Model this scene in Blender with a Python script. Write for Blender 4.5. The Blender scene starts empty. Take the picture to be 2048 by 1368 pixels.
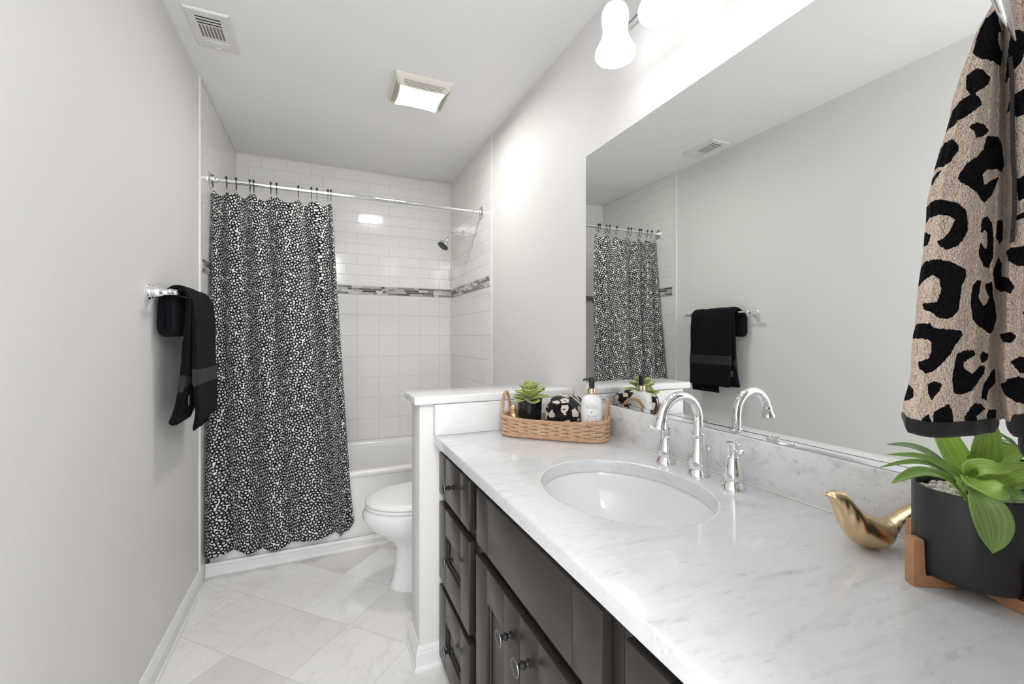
import bpy, bmesh, math, random
from mathutils import Vector, Matrix, noise

# ------------------------------------------------------------------ camera, world, lights, exposure
scene = bpy.context.scene
COL = scene.collection
W, D, H = 1.524, 3.4643, 2.4797        # room width, depth to the tiled end wall, ceiling height
ZC = 0.8563                            # top of the vanity counter

cam_data = bpy.data.cameras.new('camera')
cam_data.sensor_width = 36.0
cam_data.lens = 862.2849 / 2048 * 36.0
cam_data.shift_y = -10.29 / 2048
cam_data.clip_start = 0.02
cam = bpy.data.objects.new('camera', cam_data)
cam.location = (0.5499, 0.0, 1.2165)
cam.rotation_euler = (math.pi / 2, 0, -0.4138)
COL.objects.link(cam)
scene.camera = cam

world = bpy.data.worlds.new('ambient_fill')  # even ambient fill added through the open end to flatten the lighting
scene.world = world
world.use_nodes = True
world.node_tree.nodes['Background'].inputs[0].default_value = (0.97, 0.99, 1.015, 1)
world.node_tree.nodes['Background'].inputs[1].default_value = 3.1

VANITY_GLOW = 1.9
BULB_GLOW = 9.0
FAN_GLOW = 3.0

def area(name, loc, rot, size, power, color=(1, 1, 1)):
    d = bpy.data.lights.new(name, 'AREA')
    d.shape = 'RECTANGLE'
    d.size, d.size_y = size
    d.energy = power
    d.color = color
    o = bpy.data.objects.new(name, d)
    o.location = loc
    o.rotation_euler = rot
    COL.objects.link(o)
    return o

# unseen fill lamp added behind the camera to brighten the room
area('fill_lamp', (0.45, -1.1, 2.40), (math.radians(28), 0, 0), (0.7, 0.7), 28.0, (0.985, 0.995, 1.0))

vs = scene.view_settings
scene.display_settings.display_device = 'sRGB'
vs.view_transform = 'Standard'
vs.look = 'None'
vs.exposure = 0.27
vs.gamma = 1.0
vs.use_curve_mapping = False

R = random.Random(7)
PI = math.pi

# ------------------------------------------------------------------ materials
def srgb(r, g, b):
    f = lambda c: ((c / 255 + 0.055) / 1.055) ** 2.4 if c > 10 else c / 255 / 12.92
    return (f(r), f(g), f(b), 1)

class NT:
    def __init__(s, name):
        s.m = bpy.data.materials.new(name)
        s.m.use_nodes = True
        s.t = s.m.node_tree
        s.b = s.t.nodes['Principled BSDF']
    def n(s, typ, **kw):
        n = s.t.nodes.new(typ)
        for k, v in kw.items():
            setattr(n, k, v)
        return n
    def l(s, a, b):
        s.t.links.new(a, b)
    def set(s, **kw):
        for k, v in kw.items():
            s.b.inputs[k.replace('_', ' ')].default_value = v
    def math(s, op, a, b=None, c=None):
        n = s.n('ShaderNodeMath', operation=op)
        for i, v in enumerate((a, b, c)):
            if v is None:
                continue
            if isinstance(v, (int, float)):
                n.inputs[i].default_value = v
            else:
                s.l(v, n.inputs[i])
        return n.outputs[0]
    def pos(s):
        return s.n('ShaderNodeNewGeometry').outputs['Position']
    def mapping(s, vec, loc=(0, 0, 0), rot=(0, 0, 0), scale=(1, 1, 1)):
        n = s.n('ShaderNodeMapping')
        s.l(vec, n.inputs[0])
        n.inputs[1].default_value = loc
        n.inputs[2].default_value = rot
        n.inputs[3].default_value = scale
        return n.outputs[0]
    def noise(s, vec, scale, detail=4, rough=.55, dist=0):
        n = s.n('ShaderNodeTexNoise')
        s.l(vec, n.inputs['Vector'])
        n.inputs['Scale'].default_value = scale
        n.inputs['Detail'].default_value = detail
        n.inputs['Roughness'].default_value = rough
        n.inputs['Distortion'].default_value = dist
        return n.outputs['Fac']
    def ramp(s, fac, stops):
        n = s.n('ShaderNodeValToRGB')
        s.l(fac, n.inputs[0])
        e = n.color_ramp.elements
        while len(e) < len(stops):
            e.new(0.5)
        for el, (p, c) in zip(e, stops):
            el.position = p
            el.color = c if len(c) == 4 else (*c, 1)
        return n.outputs[0]
    def mix(s, fac, a, b, blend='MIX'):
        n = s.n('ShaderNodeMix', data_type='RGBA', blend_type=blend)
        for sock, v in ((n.inputs[0], fac), (n.inputs[6], a), (n.inputs[7], b)):
            if isinstance(v, (int, float)):
                sock.default_value = v
            elif isinstance(v, tuple):
                sock.default_value = v
            else:
                s.l(v, sock)
        return n.outputs[2]
    def bump(s, height, strength=.3, dist=.002):
        n = s.n('ShaderNodeBump')
        s.l(height, n.inputs['Height'])
        n.inputs['Strength'].default_value = strength
        n.inputs['Distance'].default_value = dist
        s.l(n.outputs[0], s.b.inputs['Normal'])

def plain(name, col, rough=.5, metal=0, noise_scale=0, bump=0, **kw):
    t = NT(name)
    t.set(Roughness=rough, Metallic=metal, **kw)
    if noise_scale:
        f = t.noise(t.pos(), noise_scale, 5)
        dk = tuple(c * .94 for c in col[:3]) + (1,)
        t.l(t.mix(f, dk, col), t.b.inputs['Base Color'])
        if bump:
            t.bump(f, bump, .001)
    else:
        t.set(Base_Color=col)
    return t.m

M = {}
M['wall'] = plain('greige_wall_paint', (.745, .73, .708, 1), .6, noise_scale=60, bump=.04)
M['ceiling'] = plain('ceiling_paint', (.90, .895, .88, 1), .75, noise_scale=50, bump=.04)
M['trim'] = plain('white_trim_paint', (.80, .795, .785, 1), .35, noise_scale=20)
M['porcelain'] = plain('white_porcelain', (.80, .80, .80, 1), .08)
M['acrylic'] = plain('white_tub_enamel', (.80, .79, .775, 1), .16)
M['chrome'] = plain('chrome', (.88, .89, .90, 1), .05, 1)
M['darkchrome'] = plain('spray_face', (.05, .05, .055, 1), .3, .4)
M['brass'] = plain('brushed_gold', (.76, .58, .35, 1), .27, 1, noise_scale=90, bump=.06)
M['black_gloss'] = plain('black_gloss_glaze', (.012, .012, .014, 1), .12)
M['black_matte'] = plain('black_matte_glaze', (.02, .02, .022, 1), .42)
M['black_plastic'] = plain('black_plastic', (.012, .012, .013, 1), .35)
M['white_plastic'] = plain('white_plastic', (.80, .80, .79, 1), .28)
M['vent_paint'] = plain('vent_enamel', (.76, .75, .735, 1), .4)
M['fan_plastic'] = plain('aged_cream_plastic', (.74, .70, .62, 1), .4)
M['louvre_shadow'] = plain('louvre_gap_shade', (.10, .085, .06, 1), .8)
M['hole_shade'] = plain('duct_shade', (.01, .01, .01, 1), .9)
M['duct'] = plain('louver_metal', (.30, .28, .25, 1), .5)
M['gold_collar'] = plain('pale_gold_collar', (.75, .62, .42, 1), .18, 1)
M['ink'] = plain('printed_ink', (.05, .05, .06, 1), .6)
M['pale_ink'] = plain('pale_grey_ink', (.42, .42, .43, 1), .6)
M['knob'] = plain('bronze_black_knob', (.022, .021, .02, 1), .34, .5)
M['knob_rim'] = plain('worn_knob_rim', (.30, .26, .22, 1), .35, .9)
M['tag'] = plain('care_tag', (.16, .135, .10, 1), .8)
M['caulk'] = plain('caulk', (.72, .69, .63, 1), .6)

def emis(name, col, strength):
    t = NT(name)
    t.set(Base_Color=(.8, .8, .8, 1), Emission_Color=col, Emission_Strength=strength, Roughness=.4)
    return t.m
M['shade'] = emis('lit_opal_glass', (.985, .99, 1, 1), VANITY_GLOW)
M['bulb'] = emis('lit_bulb', (.985, .99, 1, 1), BULB_GLOW)
M['lens'] = emis('lit_fan_lens', (1, .985, .95, 1), FAN_GLOW)

def marble(name, base, vein, rot, stretch, amount=1.0, rough=.12, blot=.5):
    t = NT(name)
    p = t.pos()
    v = t.mapping(p, rot=rot, scale=stretch)
    f1 = t.noise(v, 4.0, 9, .62, .6)
    f2 = t.noise(t.mapping(p, loc=(3, 1, 2), rot=rot, scale=tuple(c * 2.3 for c in stretch)), 5.0, 6, .7, .3)
    cloud = t.noise(p, 5.0, 3, .5)
    r1 = t.ramp(f1, [(.50, (0, 0, 0)), (.62, (.35, .35, .35)), (.72, (1, 1, 1))])
    r2 = t.ramp(f2, [(.56, (0, 0, 0)), (.74, (1, 1, 1))])
    a = t.math('MULTIPLY', r1, .45 * amount)
    b = t.math('MULTIPLY', r2, blot * amount)
    k = t.math('MINIMUM', t.math('ADD', a, b), 1.0)
    c0 = t.mix(cloud, tuple(c * .95 for c in base[:3]) + (1,), base)
    t.l(t.mix(k, c0, vein), t.b.inputs['Base Color'])
    t.set(Roughness=rough)
    return t.m
M['counter'] = marble('carrara_counter', (.68, .685, .695, 1), (.38, .39, .405, 1), (0, 0, .5), (2.2, 9, 9), .95, .10, .55)
M['splash'] = marble('carrara_splash', (.74, .74, .745, 1), (.33, .34, .36, 1), (.9, .3, .2), (2.5, 5, 5), 1.5, .14)
M['ledge'] = marble('ledge_marble', (.78, .78, .775, 1), (.50, .51, .52, 1), (0, 0, .2), (2, 6, 6), .6, .14)

def floor_mat():
    t = NT('diagonal_marble_tile')
    p = t.pos()
    r = t.mapping(p, loc=(0, 0, 0), rot=(0, 0, PI / 4), scale=(1, 1, 1))
    # rotated frame: X' = (x - y)/sqrt2, Y' = (x + y)/sqrt2
    sx = t.n('ShaderNodeSeparateXYZ')
    t.l(r, sx.inputs[0])
    P = .303
    ux = t.math('DIVIDE', t.math('ADD', sx.outputs[0], .915), P)
    uy = t.math('DIVIDE', t.math('SUBTRACT', sx.outputs[1], 1.530), P)
    fx, fy = t.math('FRACT', ux), t.math('FRACT', uy)
    ex = t.math('MINIMUM', fx, t.math('SUBTRACT', 1, fx))
    ey = t.math('MINIMUM', fy, t.math('SUBTRACT', 1, fy))
    e = t.math('MINIMUM', ex, ey)
    grout = t.math('LESS_THAN', e, .0042)
    cx, cy = t.math('FLOOR', ux), t.math('FLOOR', uy)
    cmb = t.n('ShaderNodeCombineXYZ')
    t.l(cx, cmb.inputs[0]); t.l(cy, cmb.inputs[1])
    wn = t.n('ShaderNodeTexWhiteNoise', noise_dimensions='3D')
    t.l(cmb.outputs[0], wn.inputs['Vector'])
    off = t.n('ShaderNodeVectorMath', operation='MULTIPLY_ADD')
    t.l(wn.outputs['Color'], off.inputs[0]); off.inputs[1].default_value = (7, 7, 7); t.l(p, off.inputs[2])
    v = off.outputs[0]
    f1 = t.noise(v, 3.0, 8, .6, 1.4)
    f2 = t.noise(t.mapping(v, rot=(0, 0, .9), scale=(2, 8, 8)), 6, 6, .7, .4)
    vein = t.ramp(t.math('ABSOLUTE', t.math('SUBTRACT', f1, .5)), [(0, (1, 1, 1)), (.006, (.6, .6, .6)), (.02, (0, 0, 0))])
    spk = t.ramp(f2, [(.62, (0, 0, 0)), (.76, (1, 1, 1))])
    tone = t.ramp(wn.outputs['Value'], [(0, (.66, .64, .62)), (.35, (.78, .765, .75)), (1, (.86, .85, .84))])
    cloud = t.noise(v, 6, 4)
    c = t.mix(t.math('MULTIPLY', cloud, .35), tone, (.62, .60, .58, 1))
    c = t.mix(t.math('MULTIPLY', vein, t.math('MULTIPLY', cloud, .42)), c, (.42, .40, .38, 1))
    c = t.mix(t.math('MULTIPLY', spk, .4), c, (.45, .43, .41, 1))
    c = t.mix(t.math('MULTIPLY', grout, .7), c, (.50, .47, .43, 1))
    t.l(c, t.b.inputs['Base Color'])
    t.set(Roughness=.16)
    t.bump(t.math('SUBTRACT', 1, grout), .25, .001)
    return t.m
M['floor'] = floor_mat()

def tile_mat(name, axis, off, upper_z=1.604):
    t = NT(name)
    sx = t.n('ShaderNodeSeparateXYZ')
    t.l(t.pos(), sx.inputs[0])
    h = sx.outputs[0 if axis == 'x' else 1]
    z = sx.outputs[2]
    def brick(z0, height, offset, xoff):
        cmb = t.n('ShaderNodeCombineXYZ')
        t.l(t.math('SUBTRACT', h, xoff), cmb.inputs[0]); t.l(t.math('SUBTRACT', z, z0), cmb.inputs[1])
        b = t.n('ShaderNodeTexBrick')
        b.offset = offset; b.squash = 1
        t.l(cmb.outputs[0], b.inputs['Vector'])
        b.inputs['Scale'].default_value = 1
        b.inputs['Mortar Size'].default_value = .0021
        b.inputs['Mortar Smooth'].default_value = .35
        b.inputs['Brick Width'].default_value = .158
        b.inputs['Row Height'].default_value = height
        b.inputs['Color1'].default_value = (.1, .1, .1, 1)
        b.inputs['Color2'].default_value = (.9, .9, .9, 1)
        return b
    # tile rows are counted from far below so that no row index is negative
    lo = brick(.435 - 10 * .158, .158, 0, off - 20 * .158)
    up = brick(1.607 - 20 * .079, .079, .5, off + .079 * 1 - 20 * .158)
    sel = t.math('GREATER_THAN', z, upper_z)
    fac = t.mix(sel, lo.outputs['Fac'], up.outputs['Fac'])
    tone = t.mix(sel, lo.outputs['Color'], up.outputs['Color'])
    col = t.mix(tone, (.80, .785, .76, 1), (.815, .80, .775, 1))
    t.l(t.mix(fac, col, (.69, .665, .63, 1)), t.b.inputs['Base Color'])
    t.l(t.math('ADD', t.math('MULTIPLY', fac, .5), .10), t.b.inputs['Roughness'])
    t.bump(t.math('SUBTRACT', 1, fac), .6, .002)
    return t.m
M['tile_back'] = tile_mat('white_wall_tile_end', 'x', .79)
M['tile_side'] = tile_mat('white_wall_tile_side', 'y', 3.464)
for i, c in enumerate([(.12, .114, .108), (.25, .24, .23), (.46, .45, .43), (.07, .066, .062), (.64, .63, .61)]):
    M['mosaic%d' % i] = plain('mosaic_glass_%d' % i, (*c, 1), .1)
M['grout'] = plain('mosaic_grout', (.66, .635, .60, 1), .7)

def lacquer():
    t = NT('espresso_lacquer')
    f = t.noise(t.mapping(t.pos(), scale=(1, 1, .25)), 40, 4)
    t.l(t.mix(f, (.029, .0225, .018, 1), (.034, .027, .022, 1)), t.b.inputs['Base Color'])
    t.set(Roughness=.34, Specular_IOR_Level=.4)
    t.bump(f, .03, .001)
    return t.m
M['cabinet'] = lacquer()

def terry(name, col, bscale=700, disp=.9, sheen=.15):
    t = NT(name)
    v = t.n('ShaderNodeTexVoronoi')
    t.l(t.pos(), v.inputs['Vector'])
    v.inputs['Scale'].default_value = bscale
    n2 = t.noise(t.pos(), 45, 4)
    lo = tuple(c * .7 for c in col[:3]) + (1,)
    t.l(t.mix(n2, lo, col), t.b.inputs['Base Color'])
    t.set(Roughness=.95, Sheen_Weight=sheen, Sheen_Roughness=.5, Specular_IOR_Level=.1)
    t.bump(v.outputs['Distance'], disp, .0016)
    return t.m
M['black_terry'] = terry('black_terry', (.0055, .0065, .0085, 1), 480, 1.0, .03)
M['black_band'] = plain('black_flat_weave', (.0085, .0098, .012, 1), .75, noise_scale=500, bump=.2, Sheen_Weight=.03)
M['black_hem'] = plain('black_hem_weave', (.007, .007, .009, 1), .9, noise_scale=800, bump=.3, Sheen_Weight=.1)
M['cord'] = plain('black_stitch_cord', (.035, .033, .032, 1), .7)

def leopard_mat():
    t = NT('leopard_terry')
    a = t.n('ShaderNodeVertexColor'); a.layer_name = 'print'
    p = t.pos()
    v = t.n('ShaderNodeTexVoronoi')
    t.l(t.mapping(p, scale=(1, 1, .8)), v.inputs['Vector']); v.inputs['Scale'].default_value = 600
    sx = t.n('ShaderNodeSeparateColor'); t.l(a.outputs[0], sx.inputs[0])
    edge = t.math('ADD', sx.outputs[0], t.math('MULTIPLY', t.math('SUBTRACT', t.noise(p, 500, 2), .5), .5))
    k = t.ramp(edge, [(.44, (0, 0, 0)), (.56, (1, 1, 1))])
    tan = t.mix(t.noise(p, 60, 4), (.70, .54, .43, 1), (.84, .69, .58, 1))
    t.l(t.mix(k, tan, (.007, .007, .0095, 1)), t.b.inputs['Base Color'])
    t.set(Roughness=.95, Sheen_Roughness=.3, Specular_IOR_Level=.1)
    sk_ = t.n('ShaderNodeSeparateColor'); t.l(k, sk_.inputs[0])
    t.l(t.math('MULTIPLY', t.math('SUBTRACT', 1, sk_.outputs[0]), .35), t.b.inputs['Sheen Weight'])
    hgt = t.math('ADD', t.math('MULTIPLY', t.math('POWER', v.outputs['Distance'], 2.0), -1.6), t.math('MULTIPLY', t.noise(p, 900, 2), .15))
    t.bump(hgt, 1.0, .0020)
    return t.m
M['leopard'] = leopard_mat()

def roll_mat():
    t = NT('leopard_roll_terry')
    p = t.pos()
    w = t.n('ShaderNodeTexNoise'); t.l(p, w.inputs['Vector']); w.inputs['Scale'].default_value = 38; w.inputs['Detail'].default_value = 2
    add = t.n('ShaderNodeVectorMath', operation='MULTIPLY_ADD')
    t.l(w.outputs['Color'], add.inputs[0]); add.inputs[1].default_value = (.034, .034, .034); t.l(p, add.inputs[2])
    v = t.n('ShaderNodeTexVoronoi'); t.l(t.mapping(add.outputs[0], scale=(1, 1, .8)), v.inputs['Vector'])
    v.inputs['Scale'].default_value = 34; v.inputs['Randomness'].default_value = .8
    d = v.outputs['Distance']
    spot = t.ramp(d, [(.0, (0, 0, 0)), (.10, (0, 0, 0)), (.14, (1, 1, 1)), (.47, (1, 1, 1)), (.51, (0, 0, 0))])
    t.l(t.mix(spot, (.008, .008, .010, 1), (.70, .60, .52, 1)), t.b.inputs['Base Color'])
    vb = t.n('ShaderNodeTexVoronoi'); t.l(p, vb.inputs['Vector']); vb.inputs['Scale'].default_value = 450
    t.set(Roughness=.95, Sheen_Weight=.12, Specular_IOR_Level=.1)
    t.bump(vb.outputs['Distance'], .9, .002)
    return t.m
M['roll'] = roll_mat()

def flower_mat():
    t = NT('flower_print_cotton')
    uv = t.n('ShaderNodeUVMap')
    v0 = t.mapping(uv.outputs[0], scale=(44, 44, 1))
    vec = t.mapping(v0, rot=(0, 0, .42))
    v = t.n('ShaderNodeTexVoronoi', voronoi_dimensions='2D')
    t.l(vec, v.inputs['Vector']); v.inputs['Scale'].default_value = 1; v.inputs['Randomness'].default_value = .42
    sub = t.n('ShaderNodeVectorMath', operation='SUBTRACT')
    t.l(vec, sub.inputs[0]); t.l(v.outputs['Position'], sub.inputs[1])
    sx = t.n('ShaderNodeSeparateXYZ'); t.l(sub.outputs[0], sx.inputs[0])
    ang = t.math('ARCTAN2', sx.outputs[1], sx.outputs[0])
    sc = t.n('ShaderNodeSeparateColor'); t.l(v.outputs['Color'], sc.inputs[0])
    ph = t.math('MULTIPLY', sc.outputs[0], 6.28)
    pet = t.math('ADD', t.math('MULTIPLY', t.math('COSINE', t.math('ADD', t.math('MULTIPLY', ang, 5), ph)), .075), .56)
    d = v.outputs['Distance']
    black = t.math('LESS_THAN', d, pet)
    eye = t.math('LESS_THAN', d, .21)
    pupil = t.math('LESS_THAN', d, .065)
    c = t.mix(black, (.74, .73, .71, 1), (.0085, .0085, .0105, 1))
    c = t.mix(eye, c, (.72, .71, .69, 1))
    c = t.mix(pupil, c, (.10, .10, .10, 1))
    t.l(c, t.b.inputs['Base Color'])
    t.set(Roughness=.85, Specular_IOR_Level=.2)
    t.bump(t.noise(t.pos(), 900, 2), .12, .0008)
    return t.m
M['curtain'] = flower_mat()

def leaf_mat(name, base, lite, dark=.75):
    t = NT(name)
    uv = t.n('ShaderNodeUVMap')
    sx = t.n('ShaderNodeSeparateXYZ'); t.l(uv.outputs[0], sx.inputs[0])
    u = sx.outputs[0]
    st = t.math('ADD', t.math('MULTIPLY', t.math('SINE', t.math('MULTIPLY', u, 40)), .5), .5)
    n = t.noise(t.mapping(uv.outputs[0], scale=(9, 1.2, 1)), 3, 4)
    k = t.math('ADD', t.math('MULTIPLY', st, .25), t.math('MULTIPLY', n, .75))
    c = t.mix(k, tuple(x * dark for x in base[:3]) + (1,), lite)
    mid = t.math('LESS_THAN', t.math('ABSOLUTE', t.math('SUBTRACT', u, .5)), .02)
    c = t.mix(t.math('MULTIPLY', mid, .5), c, tuple(x * .7 for x in base[:3]) + (1,))
    t.l(c, t.b.inputs['Base Color'])
    t.set(Roughness=.32, Specular_IOR_Level=.45, Subsurface_Weight=.0)
    t.b.inputs['Transmission Weight'].default_value = 0
    t.bump(st, .12, .0008)
    return t.m
M['leaf_u'] = leaf_mat('leaf_green', (.10, .24, .035, 1), (.24, .44, .07, 1))
M['leaf_c'] = leaf_mat('leaf_bright_green', (.17, .38, .03, 1), (.44, .68, .14, 1))
M['leaf_b'] = leaf_mat('leaf_grey_green', (.13, .26, .10, 1), (.32, .46, .25, 1))
M['leaf_f'] = leaf_mat('leaf_deep_green', (.13, .26, .045, 1), (.30, .46, .14, 1))
M['succulent'] = leaf_mat('succulent_green', (.26, .33, .05, 1), (.58, .64, .26, 1))

def pebble_mat():
    t = NT('white_pebble')
    oi = t.n('ShaderNodeNewGeometry').outputs['Random Per Island']
    t.l(t.ramp(oi, [(0, (.68, .62, .48)), (.5, (.78, .75, .66)), (1, (.82, .81, .76))]), t.b.inputs['Base Color'])
    t.set(Roughness=.45)
    return t.m
M['pebble'] = pebble_mat()

def wood_mat():
    t = NT('oiled_hardwood')
    f = t.noise(t.mapping(t.pos(), scale=(60, 60, 260)), 1.0, 5, .6, .8)
    t.l(t.mix(f, (.34, .15, .068, 1), (.56, .30, .15, 1)), t.b.inputs['Base Color'])
    t.set(Roughness=.45)
    return t.m
M['wood'] = wood_mat()

def wicker_mat():
    t = NT('water_hyacinth')
    oi = t.n('ShaderNodeNewGeometry').outputs['Random Per Island']
    f = t.noise(t.pos(), 160, 4)
    a = t.ramp(oi, [(0, (.50, .31, .18)), (.5, (.64, .44, .29)), (1, (.74, .56, .40))])
    t.l(t.mix(f, (.40, .23, .13, 1), a), t.b.inputs['Base Color'])
    t.set(Roughness=.6)
    t.bump(f, .4, .001)
    return t.m
M['wicker'] = wicker_mat()

def mirror_mat():
    t = NT('silvered_glass')
    t.set(Base_Color=(.86, .875, .86, 1), Metallic=1.0, Roughness=.004)
    return t.m
M['mirror'] = mirror_mat()

# ------------------------------------------------------------------ mesh helpers
def sharp(me, ang=38):
    for p in me.polygons:
        p.use_smooth = True
    me.set_sharp_from_angle(angle=math.radians(ang))

def wloc(o):
    v = Vector(o.location)
    while o.parent:
        o = o.parent
        v += Vector(o.location)
    return v

def obj(name, bm, mats, parent=None, ang=38, base=None):
    """links bm (built in room coordinates) as one mesh object; the origin goes to the parent's base or to `base`"""
    me = bpy.data.meshes.new(name)
    bmesh.ops.recalc_face_normals(bm, faces=bm.faces)
    o = bpy.data.objects.new(name, me)
    if parent is None:
        if base is None:
            xs = [v.co.x for v in bm.verts]; ys = [v.co.y for v in bm.verts]; zs = [v.co.z for v in bm.verts]
            base = ((min(xs) + max(xs)) / 2, (min(ys) + max(ys)) / 2, min(zs))
        o.location = base
        sh = Vector(base)
    else:
        o.parent = parent
        sh = wloc(parent)
    bmesh.ops.translate(bm, verts=bm.verts, vec=-sh)
    bm.to_mesh(me)
    bm.free()
    for m in (mats if isinstance(mats, (list, tuple)) else [mats]):
        me.materials.append(m)
    sharp(me, ang)
    COL.objects.link(o)
    return o

def tag(o, label, cat, group=None):
    o['label'] = label
    o['category'] = cat
    if group:
        o['group'] = group
    return o

def thing(name, label, cat, loc, group=None):
    o = bpy.data.objects.new(name, None)
    o.empty_display_size = .03
    o.location = loc
    COL.objects.link(o)
    return tag(o, label, cat, group)

def struct(name, bm, mat, parent=None, **kw):
    o = obj(name, bm, mat, parent, **kw)
    o['kind'] = 'structure'
    return o

def join(bm, src):
    me = bpy.data.meshes.new('tmp')
    src.to_mesh(me)
    src.free()
    bm.from_mesh(me)
    bpy.data.meshes.remove(me)

def box(bm, x0, x1, y0, y1, z0, z1, bev=0, seg=2, mat=0):
    b = bmesh.new()
    bmesh.ops.create_cube(b, size=1)
    bmesh.ops.scale(b, verts=b.verts, vec=(abs(x1 - x0), abs(y1 - y0), abs(z1 - z0)))
    bmesh.ops.translate(b, verts=b.verts, vec=((x0 + x1) / 2, (y0 + y1) / 2, (z0 + z1) / 2))
    if bev:
        bmesh.ops.bevel(b, geom=list(b.edges), offset=bev, segments=seg, profile=.5, affect='EDGES')
    for f in b.faces:
        f.material_index = mat
    join(bm, b)
    return bm

def frame(d):
    d = Vector(d).normalized()
    a = Vector((0, 0, 1)) if abs(d.z) < .9 else Vector((1, 0, 0))
    s = d.cross(a).normalized()
    return d, s, s.cross(d).normalized()

def lathe(bm, prof, c, axis=(0, 0, 1), seg=32, mat=0, caps=True):
    """prof: (radius, height) along axis from c"""
    d, s, t = frame(axis)
    c = Vector(c)
    rings = []
    for r, h in prof:
        if r < 1e-6:
            rings.append([bm.verts.new(c + d * h)])
        else:
            rings.append([bm.verts.new(c + d * h + (s * math.cos(a) + t * math.sin(a)) * r)
                          for a in (2 * PI * i / seg for i in range(seg))])
    for A, B in zip(rings, rings[1:]):
        if len(A) == 1 and len(B) == 1:
            continue
        for i in range(seg):
            j = (i + 1) % seg
            if len(A) == 1:
                f = bm.faces.new((A[0], B[j], B[i]))
            elif len(B) == 1:
                f = bm.faces.new((A[i], A[j], B[0]))
            else:
                f = bm.faces.new((A[i], A[j], B[j], B[i]))
            f.material_index = mat
    if caps:
        for ring in (rings[0], rings[-1]):
            if len(ring) > 1:
                bm.faces.new(ring).material_index = mat
    return bm

def tube(bm, pts, rad, seg=10, closed=False, mat=0, caps=True):
    pts = [Vector(p) for p in pts]
    n = len(pts)
    rr = rad if isinstance(rad, (list, tuple)) else [rad] * n
    rings = []
    up = None
    for i, p in enumerate(pts):
        a = pts[(i - 1) % n] if (closed or i > 0) else p
        b = pts[(i + 1) % n] if (closed or i < n - 1) else p
        d = (b - a).normalized()
        if up is None:
            _, s, up = frame(d)
        s = d.cross(up)
        if s.length < 1e-6:
            _, s, up = frame(d)
        s.normalize()
        up = s.cross(d).normalized()
        rings.append([bm.verts.new(p + (s * math.cos(t) + up * math.sin(t)) * rr[i])
                      for t in (2 * PI * k / seg for k in range(seg))])
    for i in range(n if closed else n - 1):
        A, B = rings[i], rings[(i + 1) % n]
        for k in range(seg):
            j = (k + 1) % seg
            bm.faces.new((A[k], A[j], B[j], B[k])).material_index = mat
    if caps and not closed:
        bm.faces.new(rings[0]).material_index = mat
        bm.faces.new(rings[-1]).material_index = mat
    return bm

def loft(bm, rings, closed=True, cap=True, mat=0):
    R_ = [[bm.verts.new(p) for p in r] for r in rings]
    n = len(R_[0])
    for A, B in zip(R_, R_[1:]):
        for k in range(n if closed else n - 1):
            j = (k + 1) % n
            bm.faces.new((A[k], A[j], B[j], B[k])).material_index = mat
    if cap and closed:
        bm.faces.new(R_[0]).material_index = mat
        bm.faces.new(R_[-1]).material_index = mat
    return R_

def spline(pts, n):
    """Catmull-Rom through pts, n samples"""
    P = [Vector(p) for p in pts]
    P = [P[0] * 2 - P[1]] + P + [P[-1] * 2 - P[-2]]
    m = len(P) - 3
    out = []
    for i in range(n):
        u = i / (n - 1) * m
        k = min(int(u), m - 1)
        t = u - k
        a, b, c, d = P[k:k + 4]
        out.append(.5 * ((2 * b) + (c - a) * t + (2 * a - 5 * b + 4 * c - d) * t * t + (3 * b - a - 3 * c + d) * t ** 3))
    return out

def lerp(xs, ys, x):
    if x <= xs[0]:
        return ys[0]
    for a, b, p, q in zip(xs, xs[1:], ys, ys[1:]):
        if x <= b:
            return p + (q - p) * (x - a) / (b - a)
    return ys[-1]

def smooth(xs, ys, x):
    """cosine-eased interpolation"""
    if x <= xs[0]:
        return ys[0]
    for a, b, p, q in zip(xs, xs[1:], ys, ys[1:]):
        if x <= b:
            t = (x - a) / (b - a)
            t = t * t * (3 - 2 * t)
            return p + (q - p) * t
    return ys[-1]

def copy_tree(o, parent=None):
    c = o.copy()
    COL.objects.link(c)
    if parent:
        c.parent = parent
    for ch in list(o.children):
        copy_tree(ch, c)
    return c

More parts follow.
